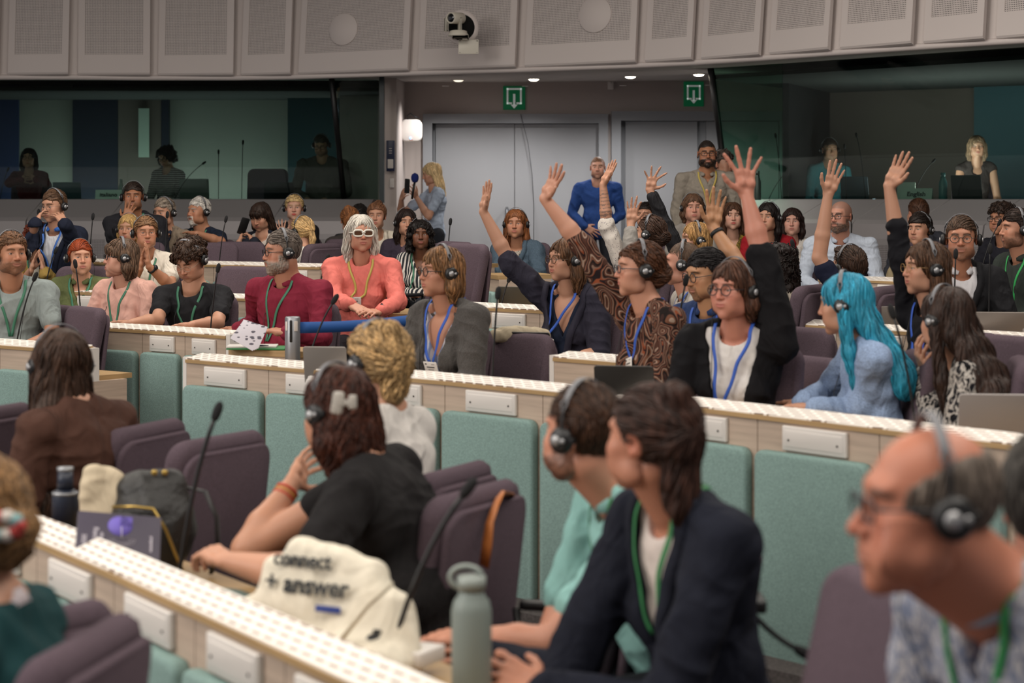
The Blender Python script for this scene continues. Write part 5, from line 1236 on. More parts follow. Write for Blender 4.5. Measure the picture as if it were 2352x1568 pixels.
R['ponytail'] = P_('blonde woman with a ponytail and white strap top|seen from behind', (692, 532), 65, 128, byaw=120, hair='pony', haircol='#c4a270', fem=1, top='#ddd8d0', sleeve='none', headset=True, s=285, neck='boat', lanyard=GREEN)
R['coral'] = P_('white-haired woman in a coral sweater|with chunky white sunglasses', (829, 537), 94, -14, byaw=0, hair='long', hlen=.19, haircol='#c2bbb0', hamt=.25, fem=1, top='#d9756b', glasses=('bold', '#dcd8cc'), lanyard=YEL, badge=1, s=366, skin='#c08a72', wd=1.18, belly=.4, smile=.4, bp=(.01, -.2, -.40), hw=.084, part=1,
   arms={'R': A((768, 690, -1), (806, 700, -1), (850, 722, -1), (.2, .3, -1), cu=.3), 'L': A((914, 694, -1), (872, 716, -1), (832, 716, -1), (-.2, .3, -1), cu=.35)}, watch=(1, '#2a2622'))
R['stripes'] = P_('woman with black curly hair and striped shirt|with folded arms', (966, 540), 72, -4, byaw=16, hair='curlylong', hlen=.11, haircol='#17110f', fem=1, skin=DK, dark=1, top='#d6d0c8', kind='vstripe', c2='#2a2c33', headset=True, s=290, lanyard=GREEN, arms={'L': 'cross', 'R': 'cross'}, neck='v')
R['grey'] = P_('woman in a grey wool jacket|with round dark glasses and white badge', (1012, 626), 127, 62, byaw=44, top='#bfbcc2', kind='vstripe', c2='#8a96b5', jacket='#4d4a48', jkind='tweed', hair='bob', hlen=.13, haircol='#7a5738', hamt=.6, fem=1, glasses=('round', '#1b1a1d'), headset=True, lanyard=BLUE, badge=1, s=490, jv=-.60, jw=.26, skin='#b5826a', neck='v', nv=-.44, bp=(.0, -.2, -.43), wd=1.1, lapel=0, chf=.12)
R['denim'] = P_('woman in a denim jacket with long auburn hair|beside the open corridor', (1185, 515), 66, 8, byaw=18, hair='long', hlen=.22, haircol='#7a4a2a', hamt=.6, fem=1, top='#bcb4a8', kind='floral', c2='#7a6f66', jacket='#475765', jkind='denim', headset=True, s=285, skin=MD, part=1, jv=-.45,
   arms={'R': A((1146, 622, -1), (1170, 632, -1), (1192, 646, 1), (0, 0, -1)), 'L': A((1238, 632, -1), (1200, 640, -1), (1168, 636, 1), (0, 0, -1))})
# --- centre, raised hands
R['navyraise'] = P_('smiling woman in a dark navy blazer|raising her right hand', (1299, 598), 104, 60, byaw=34, hair='long', hlen=.17, haircol='#5a3e2a', hamt=.55, fem=1, top='#1f2638', jacket='#2e2c38', glasses=('round', '#5a4434'), headset=True, lanyard=BLUE, badge=1, badge_tilt=-.5, s=418, smile=.8, jsleeve='elbow', neck='v', nv=-.42, jv=-.6, bp=(-.09, -.2, -.42),
   arms={'R': A((1172, 604, -1), (1110, 486, 1), (1128, 392, -1), (-.85, -.5, 0), ts=1.05, sp=.25, cu=.1, lf=.28)}, wd=1.1)
R['bluestand'] = P_('man in a royal blue sweater|standing against the double door with clasped hands', (1373, 386), 52, 4, stand=True, hair='crop', hvol=-.003, haircol='#6a4a36', top='#233f78', s=212, fz=.42, skin='#b98a76', beard=('#6a4a36', .35, .001), wd=1.1, hline=.062,
   arms={'L': A((1426, 492, 1), (1386, 524, -1), (1352, 536, 1), (0, 1, 0)), 'R': A((1314, 492, 1), (1344, 520, -1), (1376, 542, 1), (0, 1, 0))}, lean=0)
R['tattoo'] = P_('person in a white speckled shirt|raising a tattooed forearm', (1462, 575), 75, 70, byaw=60, hair='short', haircol='#4b3424', top='#cfc8c0', kind='speckle', c2='#6a6470', s=335, tattoo=-1,
   arms={'R': A((1394, 520, -1), (1385, 424, 1), (1417, 360, -1), (-.6, -.5, .5), ts=1.06, cu=.1, sp=.15, lf=.29)})
R['brownup'] = P_('woman with wavy brown hair and headset|raising a ringed hand behind the swirl blouse', (1493, 538), 66, 118, hair='lowbun', wavy=1, haircol='#3f2a1f', fem=1, top='#8d8984', headset=True, s=345,
   arms={'L': A((1449, 592, -1), (1449, 512, 1), (1461, 420, -1), (.1, -1, 0), ts=1.72, cu=[.7, .15, .1, .1], sp=.3, flip=1)})
R['darkface'] = P_('dark-haired woman glimpsed behind the raised ribbed sleeve|', (1483, 496), 58, 24, hair='tied', haircol='#1e1513', fem=1, top='#3a3338', s=262, skin=LT)
R['blondraise'] = P_('blond person in a black ribbed sweater|raising a ringed hand', (1597, 552), 75, 78, byaw=60, hair='bob', hlen=.06, haircol='#9a7548', hamt=.5, fem=1, top='#18181a', kind='rib', c2='#2c2c30', headset=True, s=340,
   arms={'R': A((1530, 522, -1), (1492, 436, 1), (1508, 373, -1), (.2, -1, .1), ts=1.8, sp=1.0, cu=.25, lf=.27)})
R['greystand'] = P_('tall bearded man in a grey-beige shirt|standing with a yellow lanyard', (1624, 355), 66, 0, stand=True, hair='crop', hvol=-.002, haircol='#221a16', skin='#a87456', beard=('#1e1714', 1., .004), top='#8d857a', collar='#8d857a', neck='v', nv=-.27, glasses=('rect', '#16161a'), lanyard=YEL, s=262, fz=.42, wd=1.18, belly=.2, lean=0, arms={'L': 'down', 'R': 'down'})
R['sliver'] = P_('person with curly grey-brown hair|standing behind the bearded standing man', (1660, 378), 58, -50, stand=True, hair='curlyshort', haircol='#4b423c', top='#2a2c33', s=238, fz=.42, lean=0, arms={'L': 'down', 'R': 'down'})
R['greytop'] = P_('round-faced woman with a headset|in front of the bearded standing man', (1592, 478), 62, -2, hair='bob', hlen=.11, haircol='#5e4433', fem=1, top='#8b8680', headset=True, s=275, fat=.4, skin='#c08d78', part=1)
R['manhid'] = P_('dark-haired man with glasses|half hidden behind the woman with centre-parted hair', (1668, 482), 58, 22, hair='short', haircol='#241a16', glasses=('rect', '#141418'), top='#2c2e36', s=258)
R['pale'] = P_('young woman with centre-parted brown hair|and mustard top', (1683, 497), 60, 2, hair='long', hlen=.24, haircol='#4a3020', fem=1, top='#9a8030', kind='floral', c2='#3a3128', s=272, skin='#cb9d88', part=1, lips='#b34a48', neck='v', nv=-.32)
R['redtop'] = P_('dark-haired woman in a red top|with a headset', (1764, 500), 66, 28, byaw=10, hair='long', hlen=.22, haircol='#1c1413', fem=1, top='#8c1620', headset=True, s=285, fat=.1)
R['lace'] = P_('young woman in a white lace blouse|with dark hair tucked behind her ear', (1820, 510), 62, 12, byaw=4, hair='long', hlen=.17, haircol='#2b1c19', fem=1, top='#d5cfc8', kind='speckle', c2='#b8aaa0', s=268, skin='#cb9a88', hline=.084, fopen=.068)
R['paleblue'] = P_('bald bearded man in a pale blue shirt|with dark glasses', (1930, 499), 78, 38, byaw=10, hair=None, haircol='#4d453f', scalp=.45, beard=('#4a4038', .85, .004), top='#b1bac8', collar='#b1bac8', glasses=('rect', '#15151b'), s=306, wd=1.15, belly=.5, skin='#b98672')
R['topbrown'] = P_('person with short brown hair|in the back row, seen from behind', (2108, 492), 62, 165, hair='short', hvol=.012, haircol='#4a2f20', top='#3a3c44', s=270)
R['eyes'] = P_('dark-haired person peeking past the raised black sleeve|', (2112, 528), 74, 40, hair='short', hvol=.014, haircol='#241b17', headset=True, top='#b0a080', s=300, skin=LT, hline=.060)
R['swirl'] = P_('woman in a brown swirl-patterned blouse|raising her right hand', (1467, 620), 138, 80, byaw=62, hair='lowbun', wavy=1, haircol='#4a2c1a', hamt=.55, fem=1, top='#7a5a48', kind='swirl', glasses=('rect', '#3c4048'), headset=True, lanyard=BLUE, badge=1, badge_tilt=.2, s=530, skin='#c59078', wd=1.1, bp=(.02, -.2, -.36),
   arms={'R': A((1338, 566, -1), (1251, 456, 1), (1290, 380, -1), (-.6, -.6, .4), ts=1.1, sp=.45, cu=.2), 'L': 'desk'})
R['buzz'] = P_('man with cropped hair and a red ear|in a light grey shirt', (1568, 607), 98, 104, byaw=80, hair='crop', hvol=-.002, haircol='#4f3b2c', top='#aaa59e', headset=True, lanyard=BLUE, s=410, skin='#bd8670', collar='#aaa59e')
R['asian'] = P_('man with goatee and thin glasses|in a blue denim shirt raising his watch hand', (1622, 632), 118, 62, byaw=40, pitch=10, hair='short', haircol='#1b1719', beard=('#2a2422', .5, .002), goatee=1, glasses=('round', '#2a2a2e'), top='#26375e', kind='denim', collar='#26375e', lanyard=BLUE, s=478, skin='#b58664', headset=False, wd=1.1, belly=.4,
   arms={'L': A((1700, 615, 1), (1638, 522, 1), (1646, 428, -1), (.1, -1, .1), ts=.9, sp=.3, cu=.2, hs=1.02), 'R': 'desk'}, watch=(1, '#17171a'), hline=.074)
R['cardigan'] = P_('woman in a black cardigan|stretching her left hand high with fingers spread', (1684, 668), 142, 42, byaw=24, hair='bob', hlen=.105, haircol='#4a2f22', hamt=.5, fem=1, top='#d5d0cc', jacket='#131215', glasses=('round', '#1c1c22'), headset=True, lanyard=BLUE, s=575, skin='#bd806c', wd=1.15, smile=.5, jsleeve='elbow', lapel=0, jv=-.75, jw=.2, bp=(-.04, -.2, -.50), neck='crew',
   arms={'L': A((1748, 578, -1), (1714, 446, 1), (1706, 334, -1), (.05, -1, .1), sp=.75, cu=.12, ts=.95, hs=1.1)})
R['satin'] = P_('woman with dark curly hair|in a shiny cream blouse', (1785, 608), 110, 138, byaw=120, hair='curlylong', hlen=.19, haircol='#1d1412', hw=.088, fem=1, top='#cfc4b4', kind='satin', s=410, wd=1.1)
R['fade'] = P_('man with short brown faded hair|raising his arm in a navy sleeve', (1950, 618), 102, 146, byaw=120, hair='quiff', haircol='#3c2a20', top='#181c30', headset=True, s=415, skin=LT,
   arms={'L': A((1882, 592, -1), (1902, 446, 1), (1928, 366, -1), (.05, -1, .05), ts=.78, sp=.25, cu=.1, lf=.30)})
R['suit2'] = P_('bespectacled man in a charcoal suit|with a microphone at his mouth', (2208, 550), 106, 14, byaw=-6, hair='short', haircol='#4e3b2e', beard=('#463629', .45, .002), top='#d8d6da', jacket='#202023', collar='#d8d6da', glasses=('round', '#4a4038'), headset=True, s=418, skin='#b27c62', wd=1.1, jv=-.50)
R['scarf'] = P_('woman with straight brown hair and thin glasses|raising a black-sleeved arm', (2126, 618), 130, 78, byaw=60, hair='long', hlen=.20, haircol='#4a3222', fem=1, top='#15151a', glasses=('thin', '#b08a55'), headset=True, s=515, lanyard='#3560c8', badge=None, smile=.4, bp=(0, -.2, -.40),
   arms={'R': A((2068, 588, -1), (2042, 428, 1), (2088, 342, -1), (-.5, -.8, .2), ts=1.42, sp=.2, cu=.15, lf=.30)})
R['backright'] = P_('man with dark curly hair and glasses|behind the man in profile, far right', (2300, 505), 72, 50, hair='curlyshort', haircol='#33261f', glasses=('rect', '#16161a'), top='#22222a', s=290, skin=MD)
R['profile'] = P_('man in profile in a dark green shirt|at the right edge', (2336, 528), 92, 82, byaw=62, hair='short', hvol=.009, haircol='#2b1e18', beard=('#2b1e18', .55, .002), top='#2e3430', collar='#2e3430', headset=True, lanyard='#2f9a50', s=370, skin='#b27f66')
R['bluehair'] = P_('woman with long bright turquoise hair|in a pale blue denim shirt', (1940, 700), 150, 112, byaw=88, hair='long', hlen=.34, haircol='#2c8ba8', hamt=.3, hw=.084, hbk=.16, hspread=.02, fem=1, top='#8ea2c2', kind='denim', s=590, headset=True, wd=1.15, skin=LT, pitch=6, lean=14,
   arms={'L': A((1985, 945, 1), (1865, 935, -1), (1795, 928, 1), (0, 0, -1)), 'R': A((1900, 900, 1), (1840, 925, -1), (1790, 922, 1), (0, 0, -1))})
R['darklong'] = P_('woman with very long dark brown hair|at the right end of the middle row', (2172, 735), 155, 140, byaw=100, hair='long', hlen=.44, hbk=.22, hspread=.05, haircol='#2e1e17', hw=.084, fem=1, top='#1c1c22', kind='floral', c2='#bfb8b0', headset=True, s=610, pitch=8, lean=12,
   arms={'R': A((2140, 965, -1), (2126, 855, 1), (2104, 786, -1), (.6, .3, 0), cu=.8)})
# --- interpreters behind the glass
R['int1'] = P_('interpreter in a dark red top|behind glass at the far left', (66, 364), 48, -4, hair='long', hlen=.16, haircol='#1d1616', fem=1, top='#5a1f22', s=197, fz=1.0, glasses=('round', '#222222'), skin=LT,
   arms={'R': A((22, 420, -1), (50, 412, -1), (66, 400, 1), (1, 0, 0), cu=.7), 'L': A((104, 420, -1), (82, 412, -1), (66, 402, 1), (-1, 0, 0), cu=.7)})
R['int2'] = P_('interpreter in a striped sweater|reading behind the left glass', (381, 360), 54, 24, pitch=28, hair='curlylong', hlen=.05, haircol='#241a18', fem=1, top='#3a1f24', kind='hstripe', c2='#c9c4c0', c3='#1b1a1f', s=197, fz=1.0, glasses=('rect', '#18181c'), closed=.5)
R['int3'] = P_('interpreter in a grey shirt|behind glass by the black mullion', (738, 334), 56, 8, pitch=22, hair='short', haircol='#4a4038', top='#56504b', s=198, fz=1.06, glasses=('rect', '#111114'), headset=True, wd=1.3, belly=.4, closed=.5, beard=('#4a4038', .5, .002))
R['int4'] = P_('interpreter with a headset|behind the right glass, left one', (1906, 345), 54, -8, hair='short', haircol='#3a2c25', top='#3f7b84', s=210, fz=.95, headset=True)
R['int5'] = P_('fair-haired interpreter|behind the right glass, right one', (2244, 338), 58, 6, hair='long', hlen=.15, haircol='#8a6f58', fem=1, top='#3a3130', s=222, fz=.95, sleeve='none', neck='scoop')
# --- front row
R['brown'] = P_('woman with very long brown hair|in a dark brown jacket, lower left', (138, 838), 172, 152, byaw=120, hair='long', hlen=.50, haircol='#3a281e', hamt=.5, hw=.080, fem=1, top='#4a3228', jacket='#4b3229', s=690, headset=True, lean=14, wd=1.2, lapel=0, seat=False, hbk=.10, hsh=.09)
R['updo'] = P_('woman with messy blonde updo|in a white jacket', (864, 836), 180, 134, byaw=118, hair='updo', wavy=1, haircol='#a3845a', hamt=.65, fem=1, top='#d0cbc6', hvol=.016, s=735, headset=True, seat=False, wd=1.0, skin=LT)
R['auburn'] = P_('woman in a black T-shirt with auburn hair and claw clip|propping her head', (776, 945), 205, 132, byaw=100, hair='bob', hlen=.17, wavy=1, haircol='#3c1d12', hamt=.7, fem=1, top='#1c1a1b', sleeve='short', s=840, wd=1.68, belly=1.3, fat=.5, headset=True, seat=False, lean=20, pitch=10, skin='#c18d72',
   arms={'L': A((706, 1330, -1), (520, 1288, 1), (440, 1240, 1), (0, .2, -1), cu=1.2, lf=.26), 'R': A((570, 1262, 1), (672, 1108, 1), (716, 1035, 1), (.7, .3, .3), cu=.6, ts=.5)})
R['mint'] = P_('man in a mint blue polo shirt|with short brown hair and headset', (1338, 1000), 240, 130, byaw=76, seat=False, hair='short', haircol='#3a2519', top='#86b3ae', sleeve='short', collar='#86b3ae', headset=True, lanyard='#2f7a48', s=925, skin='#c38a72', beard=('#3a2519', .7, .003), wd=1.15, belly=.3, lean=24,
   arms={'L': A((1262, 1478, -1), (1055, 1468, 1), (960, 1452, 1), (0, .2, -1), cu=.5, ts=.7), 'R': A((1255, 1500, 1), (1060, 1480, 1), (975, 1468, 1), (0, .2, -1), cu=.5)})
R['navyfront'] = P_('dark-haired woman in a navy blazer|with a loose hair knot, clasping her hands', (1490, 1012), 255, 130, byaw=62, hair='updo', hang=1, seat=False, haircol='#35211a', hamt=.7, fem=1, top='#cfc4be', jacket='#171a26', lanyard='#2f7a48', s=1040, skin='#b98068', wd=1.1, lean=16, jv=-.5,
   arms={'L': A((1530, 1640, 1), (1240, 1585, -1), (1080, 1505, 1), (.2, .6, -.6), cu=.7, lf=.27, hs=1.1), 'R': A((1300, 1560, 1), (1120, 1520, 1), (1020, 1480, 1), (.1, -.5, -.6), cu=.8)})
R['bald'] = P_('older bald man with grey sides|in a blue and white patterned shirt, lower right', (2128, 1165), 380, 84, byaw=66, pitch=2, hair='sides', haircol='#6a5f56', top='#b9b6b8', kind='floral', c2='#4d5f80', c3='#8890a5', collar='#9ba0ae', neck='v', nv=-.28, glasses=('rect', '#30343a'), headset=True, lanyard='#2c8a4a', s=1530, skin='#b87860', nose=.35, fat=.9, wd=1.15, belly=.4, sleeve='short', lean=20, shoff=(0, .07, 0))
R['edge'] = P_('person with dark grey hair|cut off by the right edge in front', (2425, 1165), 340, -152, hair='short', hvol=.012, haircol='#3a3632', top='#4a3a34', s=1350, skin='#a8705c', byaw=-150)
R['scrunchie'] = P_('person in a dark teal shirt|with a coloured scrunchie, cut off at the left edge', (-68, 1200), 310, 118, byaw=100, hair='lowbun', wavy=1, haircol='#7a5b3a', hamt=.5, fem=1, top='#15393c', collar='#cfc4c8', s=1270, bunpos=(0, .112, .0))
print('PEOPLE', len(PEOPLE))
# ================================================================ things on the desks and in the room
def on(px, s, z): return np.array([(px-HX)/s, F/s, z])
# ---- gooseneck microphones
def mic(hx, hy, bx, zd, s, label, big=1., group='gooseneck microphones on the desks'):
    h = W(hx, hy, s); b0 = on(bx, s, zd); r = empty('gooseneck_microphone', b0, label, 'microphone', group)
    d = h-b0; L = np.linalg.norm(d); lean = np.array([d[0], 0, 0]); P = [np.zeros(3), d*np.array([.25, 0, .45]), d*np.array([.62, 0, .8]), d]
    t = np.linspace(0, 1, 9); P = [(1-u)**3*P[0]+3*u*(1-u)**2*P[1]+3*u*u*(1-u)*P[2]+u**3*P[3] for u in t]
    b = MB(); b.tube(P, .0042*big, 8); b.obj('gooseneck', M_BLACK, r)
    dr = unit(P[-1]-P[-2]); up = np.cross(dr, [0, 1, 0]); M = basis(P[-1], up, np.cross(dr, up), dr)
    b = MB(); b.lathe([(.002, -.012), (.010, -.006), (.0125, .006), (.013, .022), (.011, .036), (.005, .044), (.001, .046)], 14, 0, M); 
    for v in range(3): pass
    b.obj('foam_windshield', mat('mic_foam', '#1b1b1d', .95), r)
    b = MB(); b.slab(.11, .13, .03, .012, .006, 0, TM((0, 0, -.015), rx=math.pi/2)); b.obj('mic_base', M_BLACK, r)
    return r
for a in [(89, 493, 92, 1.17, 300, 'small microphone in front of the navy-suited man, top left'),
          (213, 502, 204, 1.17, 298, 'microphone between the navy suit and the dark jacket in the top left row'),
          (384, 498, 378, 1.17, 298, 'microphone held up before the chin of the grey-haired man in beige tweed'),
          (518, 508, 500, 1.17, 298, 'microphone beside the white-bearded man in the navy polo'),
          (174, 612, 190, .92, 385, 'microphone in front of the woman with short red hair'),
          (126, 580, 96, 1.02, 325, 'microphone leaning past the mustard cardigan'),
          (78, 642, 30, .90, 425, 'microphone crossing the light grey T-shirt at the left edge'),
          (500, 622, 480, .92, 400, 'microphone beside the curly-haired man in black'),
          (750, 598, 724, 1.047, 352, 'microphone by the shoulder of the woman in the white strap top'),
          (765, 694, 690, .89, 490, 'microphone leaning over the blue belt beside the silver post'),
          (1034, 514, 1028, 1.30, 305, 'microphone in front of the grey door below the photographing woman'),
          (1168, 645, 1142, 1.02, 385, 'tall microphone beside the chair behind the grey wool jacket'),
          (1143, 682, 1128, .89, 540, 'shorter dark microphone right of the grey wool jacket'),
          (1574, 652, 1545, .94, 515, 'microphone between the swirl blouse and the denim shirt'),
          (1822, 567, 1850, .98, 405, 'small microphone in front of the woman in red'),
          (1955, 503, 1958, 1.08, 305, 'microphone behind the ear of the bald man in pale blue'),
          (2195, 590, 2190, .98, 435, 'microphone at the mouth of the man in the charcoal suit'),
          (2293, 516, 2240, 1.08, 318, 'microphone in front of the curly-haired man with dark glasses'),
          (2274, 578, 2270, .98, 438, 'microphone behind the charcoal suit near the right edge'),
          (2064, 676, 2062, .98, 425, 'microphone above the open laptop left of the straight-haired woman'),
          (2052, 726, 2110, .89, 645, 'dark microphone crossing in front of the turquoise hair'),
          (494, 958, 404, .72, 850, 'tall blurred microphone in front of the empty chair, lower left'),
          (1066, 1134, 884, .72, 1020, 'long blurred microphone crossing the black T-shirt'),
          (1834, 1492, 1700, .89, 1000, 'blurred microphone at the bottom right beside the teal panels')]:
    mic(*a, big=1.5 if a[4] > 800 else 1.)
# ---- laptops
def laptop(px, py, s, zdesk, yaw, w_, colr, label, h_=None, mark=None, dx=None):
    t = W(px, py, s); H_ = (t[2]-zdesk) if h_ is None else h_; H_ = max(H_, .12); r = empty('laptop', (t[0], t[1], zdesk), label, 'laptop', 'open laptops on the desks', rz=-math.radians(yaw))
    m = mat('laptop_'+colr.strip('#'), colr, .4, metal=.3); b = MB(); b.slab(w_, .22, .014, .012, .004, 0, TM((0, .11, .008), rx=math.pi/2)); b.obj('keyboard_deck', m, r)
    sl = H_/math.cos(.25); M_ = TM((0, 0, .012), rx=.25) @ Matrix.Translation((0, 0, sl/2-.01)); b = MB(); b.slab(w_, sl, .008, .012, .002, 0); l = b.obj('lid', m, r, M=M_)
    b = MB(); b.slab(w_-.02, sl-.02, .002, .006, .0005, 0, TM((0, .005, 0))); b.obj('screen', mat('screen_glow', '#2a3038', .2, emit=('#9fb4c8', .25)), l)
    if mark == 'stickers':
        b = MB(); b.slab(.03, .085, .002, .003, .0005, 0, TM((w_/2-.03, -.005, .0))); b.obj('sticker', mat('grey_sticker', '#a7a19d', .6), l)
    if mark == 'rings':
        b = MB(); 
        for q, (cx_, c_) in enumerate(((-.03, 0), (.06, 1))):
            P = [(cx_+.02*math.cos(v), -.006, -.03+.02*math.sin(v)) for v in np.linspace(0, 2*math.pi, 20)]; b.tube(P, .004, 6, c_, cap=False)
        b.obj('sticker', [mat('sticker_blue', '#5b7fa0'), mat('sticker_yellow', '#b8b23c')], l)
        b = MB(); b.lathe([(.0005, 0), (.003, 0), (.003, .002), (.0005, .002)], 8, 0, TM((-.11, -.004, .03), rx=math.pi/2)); b.obj('red_light', mat('red_led', '#d03020', emit=('#ff3020', 2)), l)
    return r
laptop(1438, 838, 585, .89, 12, .235, '#35322f', 'dark laptop with ring stickers on its lid, in front of the swirl blouse', mark='rings')
laptop(1192, 658, 372, 1.02, 12, .24, '#57534a', 'small olive-grey laptop before the woman in the denim jacket')
laptop(752, 795, 505, .89, 8, .20, '#8b847e', 'silver laptop lid between the silver post and the messy blonde updo')
laptop(1224, 762, 478, .94, 18, .20, '#1c1b1c', 'black laptop lid in front of the navy blazer')
laptop(2044, 703, 425, .98, 10, .16, '#837c76', 'grey laptop half hidden behind the turquoise hair')
laptop(2300, 716, 452, .98, 8, .29, '#8a817a', 'wide grey laptop with a sticker in front of the charcoal suit', mark='stickers')
laptop(2300, 872, 665, .89, 6, .30, '#9a9491', 'light grey laptop lid at the right edge beside the long dark hair', h_=.24)
# ---- barrier post and belt
c = W(672, 727, 462); fz = floor_z(c[0], c[1]); r = empty('barrier_post', (c[0], c[1], fz), 'silver barrier post with a black slot holding a blue belt', 'barrier post')
zt = c[2]-fz; b = MB(); b.lathe([(.036, zt-.23), (.038, zt-.22), (.038, zt-.006), (.034, zt), (.001, zt)], 28); b.obj('post_head', M_STEEL, r)
b = MB(); b.lathe([(.17, 0), (.17, .012), (.06, .03), (.026, .05), (.026, zt-.22)], 28); b.obj('post', M_STEEL, r)
b = MB(); b.slab(.014, .11, .006, .006, .002, 0, TM((-.004, -.038, zt-.07))); b.slab(.018, .05, .004, .002, .001, 1, TM((.020, -.034, zt-.045), rz=.5)); b.slab(.012, .045, .004, .002, .001, 1, TM((-.027, -.029, zt-.045), rz=-.7))
b.obj('slot', [M_BLACK, M_WHITE], r)
c2 = W(1002, 735, 440); fz2 = floor_z(c2[0], c2[1]); r2 = empty('barrier_post', (c2[0], c2[1], fz2), 'second barrier post hidden behind the grey wool jacket, end of the blue belt', 'barrier post')
zt2 = c[2]-fz2; b = MB(); b.lathe([(.17, 0), (.17, .012), (.06, .03), (.026, .05), (.026, zt2-.22), (.038, zt2-.22), (.038, zt2-.006), (.001, zt2)], 28); b.obj('post', M_STEEL, r2)
b = MB(); e0 = np.array([c[0]+.036, c[1], c[2]-.055]); e1 = np.array([c2[0]-.036, c2[1], c[2]-.035]); P = [e0+(e1-e0)*u+np.array([0, 0, -.012*math.sin(math.pi*u)]) for u in np.linspace(0, 1, 14)]
b.ribbon(P, [(0, -1, 0)]*14, .056, .002); o = b.obj('barrier_belt', mat('belt_blue', '#23579f', .7), r)
o.location = (-c[0], -c[1], -fz)
# ---- papers, folder, pen by the burgundy shirt
zd = 1.8-(799-HY)/455
z0 = CAMZ-(804-HY)/456
b = MB(); b.slab(.30, .21, .008, .004, .001, 0, TM(rx=math.pi/2)); b.obj('folder', mat('green_folder', '#2f7d43', .5), label='green folder on the low desk beside the silver post', cat='folder', M=TM(np.array([(597-HX)/452, F/452, z0+.006]), rz=-.1))
b = MB(); b.slab(.25, .17, .008, .002, .001, 0, TM(rx=math.pi/2)); b.obj('paper_stack', M_WHITE, label='white sheets stacked on the green folder', cat='papers', M=TM(np.array([(580-HX)/452, F/452, z0+.015]), rz=.05))
b = MB(); b.tube([(-.06, 0, 0), (.03, 0, 0), (.06, 0, 0)], (.004, .004, .002), 8); b.obj('pen', mat('pen_dark', '#20233a', .4), label='dark pen lying on the white sheets', cat='pen', M=TM(np.array([(590-HX)/456, F/456, z0+.024]), rz=-.1))
def print_build(nt, b_, c_):
    mp = mapped(nt, (26, 26, 60)); v = nd(nt, 'ShaderNodeTexVoronoi'); v.inputs['Scale'].default_value = 1; rr = ramp(nt, [(0, '#57535f'), (.32, c_)], 'CONSTANT')
    nt.links.new(mp.outputs[0], v.inputs[0]); nt.links.new(v.outputs['Distance'], rr.inputs[0]); nt.links.new(rr.outputs[0], b_.inputs['Base Color'])
b = MB(); 
for k in range(4): b.slab(.13, .135, .0012, .002, .0004, 0, TM((.004*k, .003*k, .002*k), rx=-.75+.04*k, ry=.5-.07*k, rz=-.1))
b.obj('programme_leaflet', mat('printed_paper', '#cfcad2', .6, build=print_build), label='printed leaflet held open by the man in burgundy', cat='leaflet', M=TM(W(570, 770, 458)))
# ---- phones and microphones in hands
def phone(c_, M_, label):
    r = empty('smartphone', c_, label, 'phone'); b = MB(); b.slab(.074, .15, .009, .012, .003); o = b.obj('case', M_BLACK, r, M=M_); b = MB(); b.slab(.03, .03, .004, .006, .001, 0, TM((.016, .006, .05))); b.obj('camera_bump', M_DARKMETAL, o); return r
phone(W(559, 519, 270), Euler((.3, .25, .5)).to_matrix().to_4x4(), 'black phone held by the young woman with the long fringe')
phone(W(935, 427, 222), Euler((0, .08, .9)).to_matrix().to_4x4(), 'black phone held up by the photographing woman')
c = W(953, 408, 224); r = empty('handheld_microphone', c, 'hand microphone with a blue foam ball held by the photographing woman', 'microphone')
b = MB(); b.lathe([(.001, -.05), (.025, -.045), (.038, -.02), (.04, .01), (.03, .036), (.001, .05)], 18); b.obj('foam_ball', mat('blue_foam', '#16286e', .95), r)
b = MB(); b.tube([(0, 0, -.04), (-.015, 0, -.11), (-.03, 0, -.22)], .012, 8); b.obj('handle', M_BLACK, r)
# ---- robotic camera on the bulkhead
c = W(1060, 62, 232); r = empty('robotic_camera', c, 'white remote-controlled camera on a bracket in front of a round dark opening', 'camera')
U = lambda px, py, dy=0: np.array([(px-1060)/232, dy, -(py-62)/232])
Rx = TM(rx=math.pi/2)
b = MB(); M_ = TM(U(1060, 62, .10), rx=math.pi/2); b.lathe([(.128, 0), (.172, 0), (.172, .052), (.128, .052)], 40, 0, M_); b.obj('opening_ring', M_BULK, r)
b = MB(); b.lathe([(.001, 0), (.13, 0), (.13, .004), (.001, .004)], 40, 0, TM(U(1060, 62, .050), rx=math.pi/2)); b.obj('opening', mat('black_hole', '#050505', .9), r)
MW = mat('camera_white', '#d8d2c4', .4)
b = MB(); b.lathe([(.10, 0), (.102, .012), (.088, .03), (.085, .05), (.06, .058), (.001, .058)], 32, 0, TM(U(1053, 84, -.05))); b.slab(.16, .012, .20, .02, .004, 0, TM(U(1058, 86, -.02))); b.obj('base', MW, r)
b = MB()
for sx in (-1, 1): b.slab(.018, .14, .07, .02, .006, 0, TM(U(1041, 58, -.07)+np.array([sx*.066, 0, 0]), rz=.35))
b.obj('yoke', MW, r)
b = MB(); dv = unit([-.55, -.8, -.05]); up = unit(np.cross(dv, [0, 0, 1])); Mb = basis(U(1047, 43, -.07), up, np.cross(dv, up), dv)
b.lathe([(.001, -.11), (.045, -.11), (.056, -.095), (.058, .08), (.052, .088), (.046, .088), (.044, .075), (.001, .075)], 28, 0, Mb); hd_ = b.obj('camera_head', MW, r)
b = MB(); b.lathe([(.001, .07), (.043, .078), (.040, .084), (.001, .080)], 24, 0, Mb); b.obj('lens', mat('lens_glass', '#0c1016', .08, coat=1), hd_)
b = MB(); b.slab(.20, .145, .01, .004, .002, 0, TM(U(1076, 107, .03), rx=-.1)); 
for sx in (-1, 1):
    for sz in (-1, 1): b.lathe([(.001, 0), (.006, 0), (.006, .003), (.001, .003)], 8, 1, TM(U(1076, 107, .022)+np.array([sx*.085, 0, sz*.06]), rx=math.pi/2))
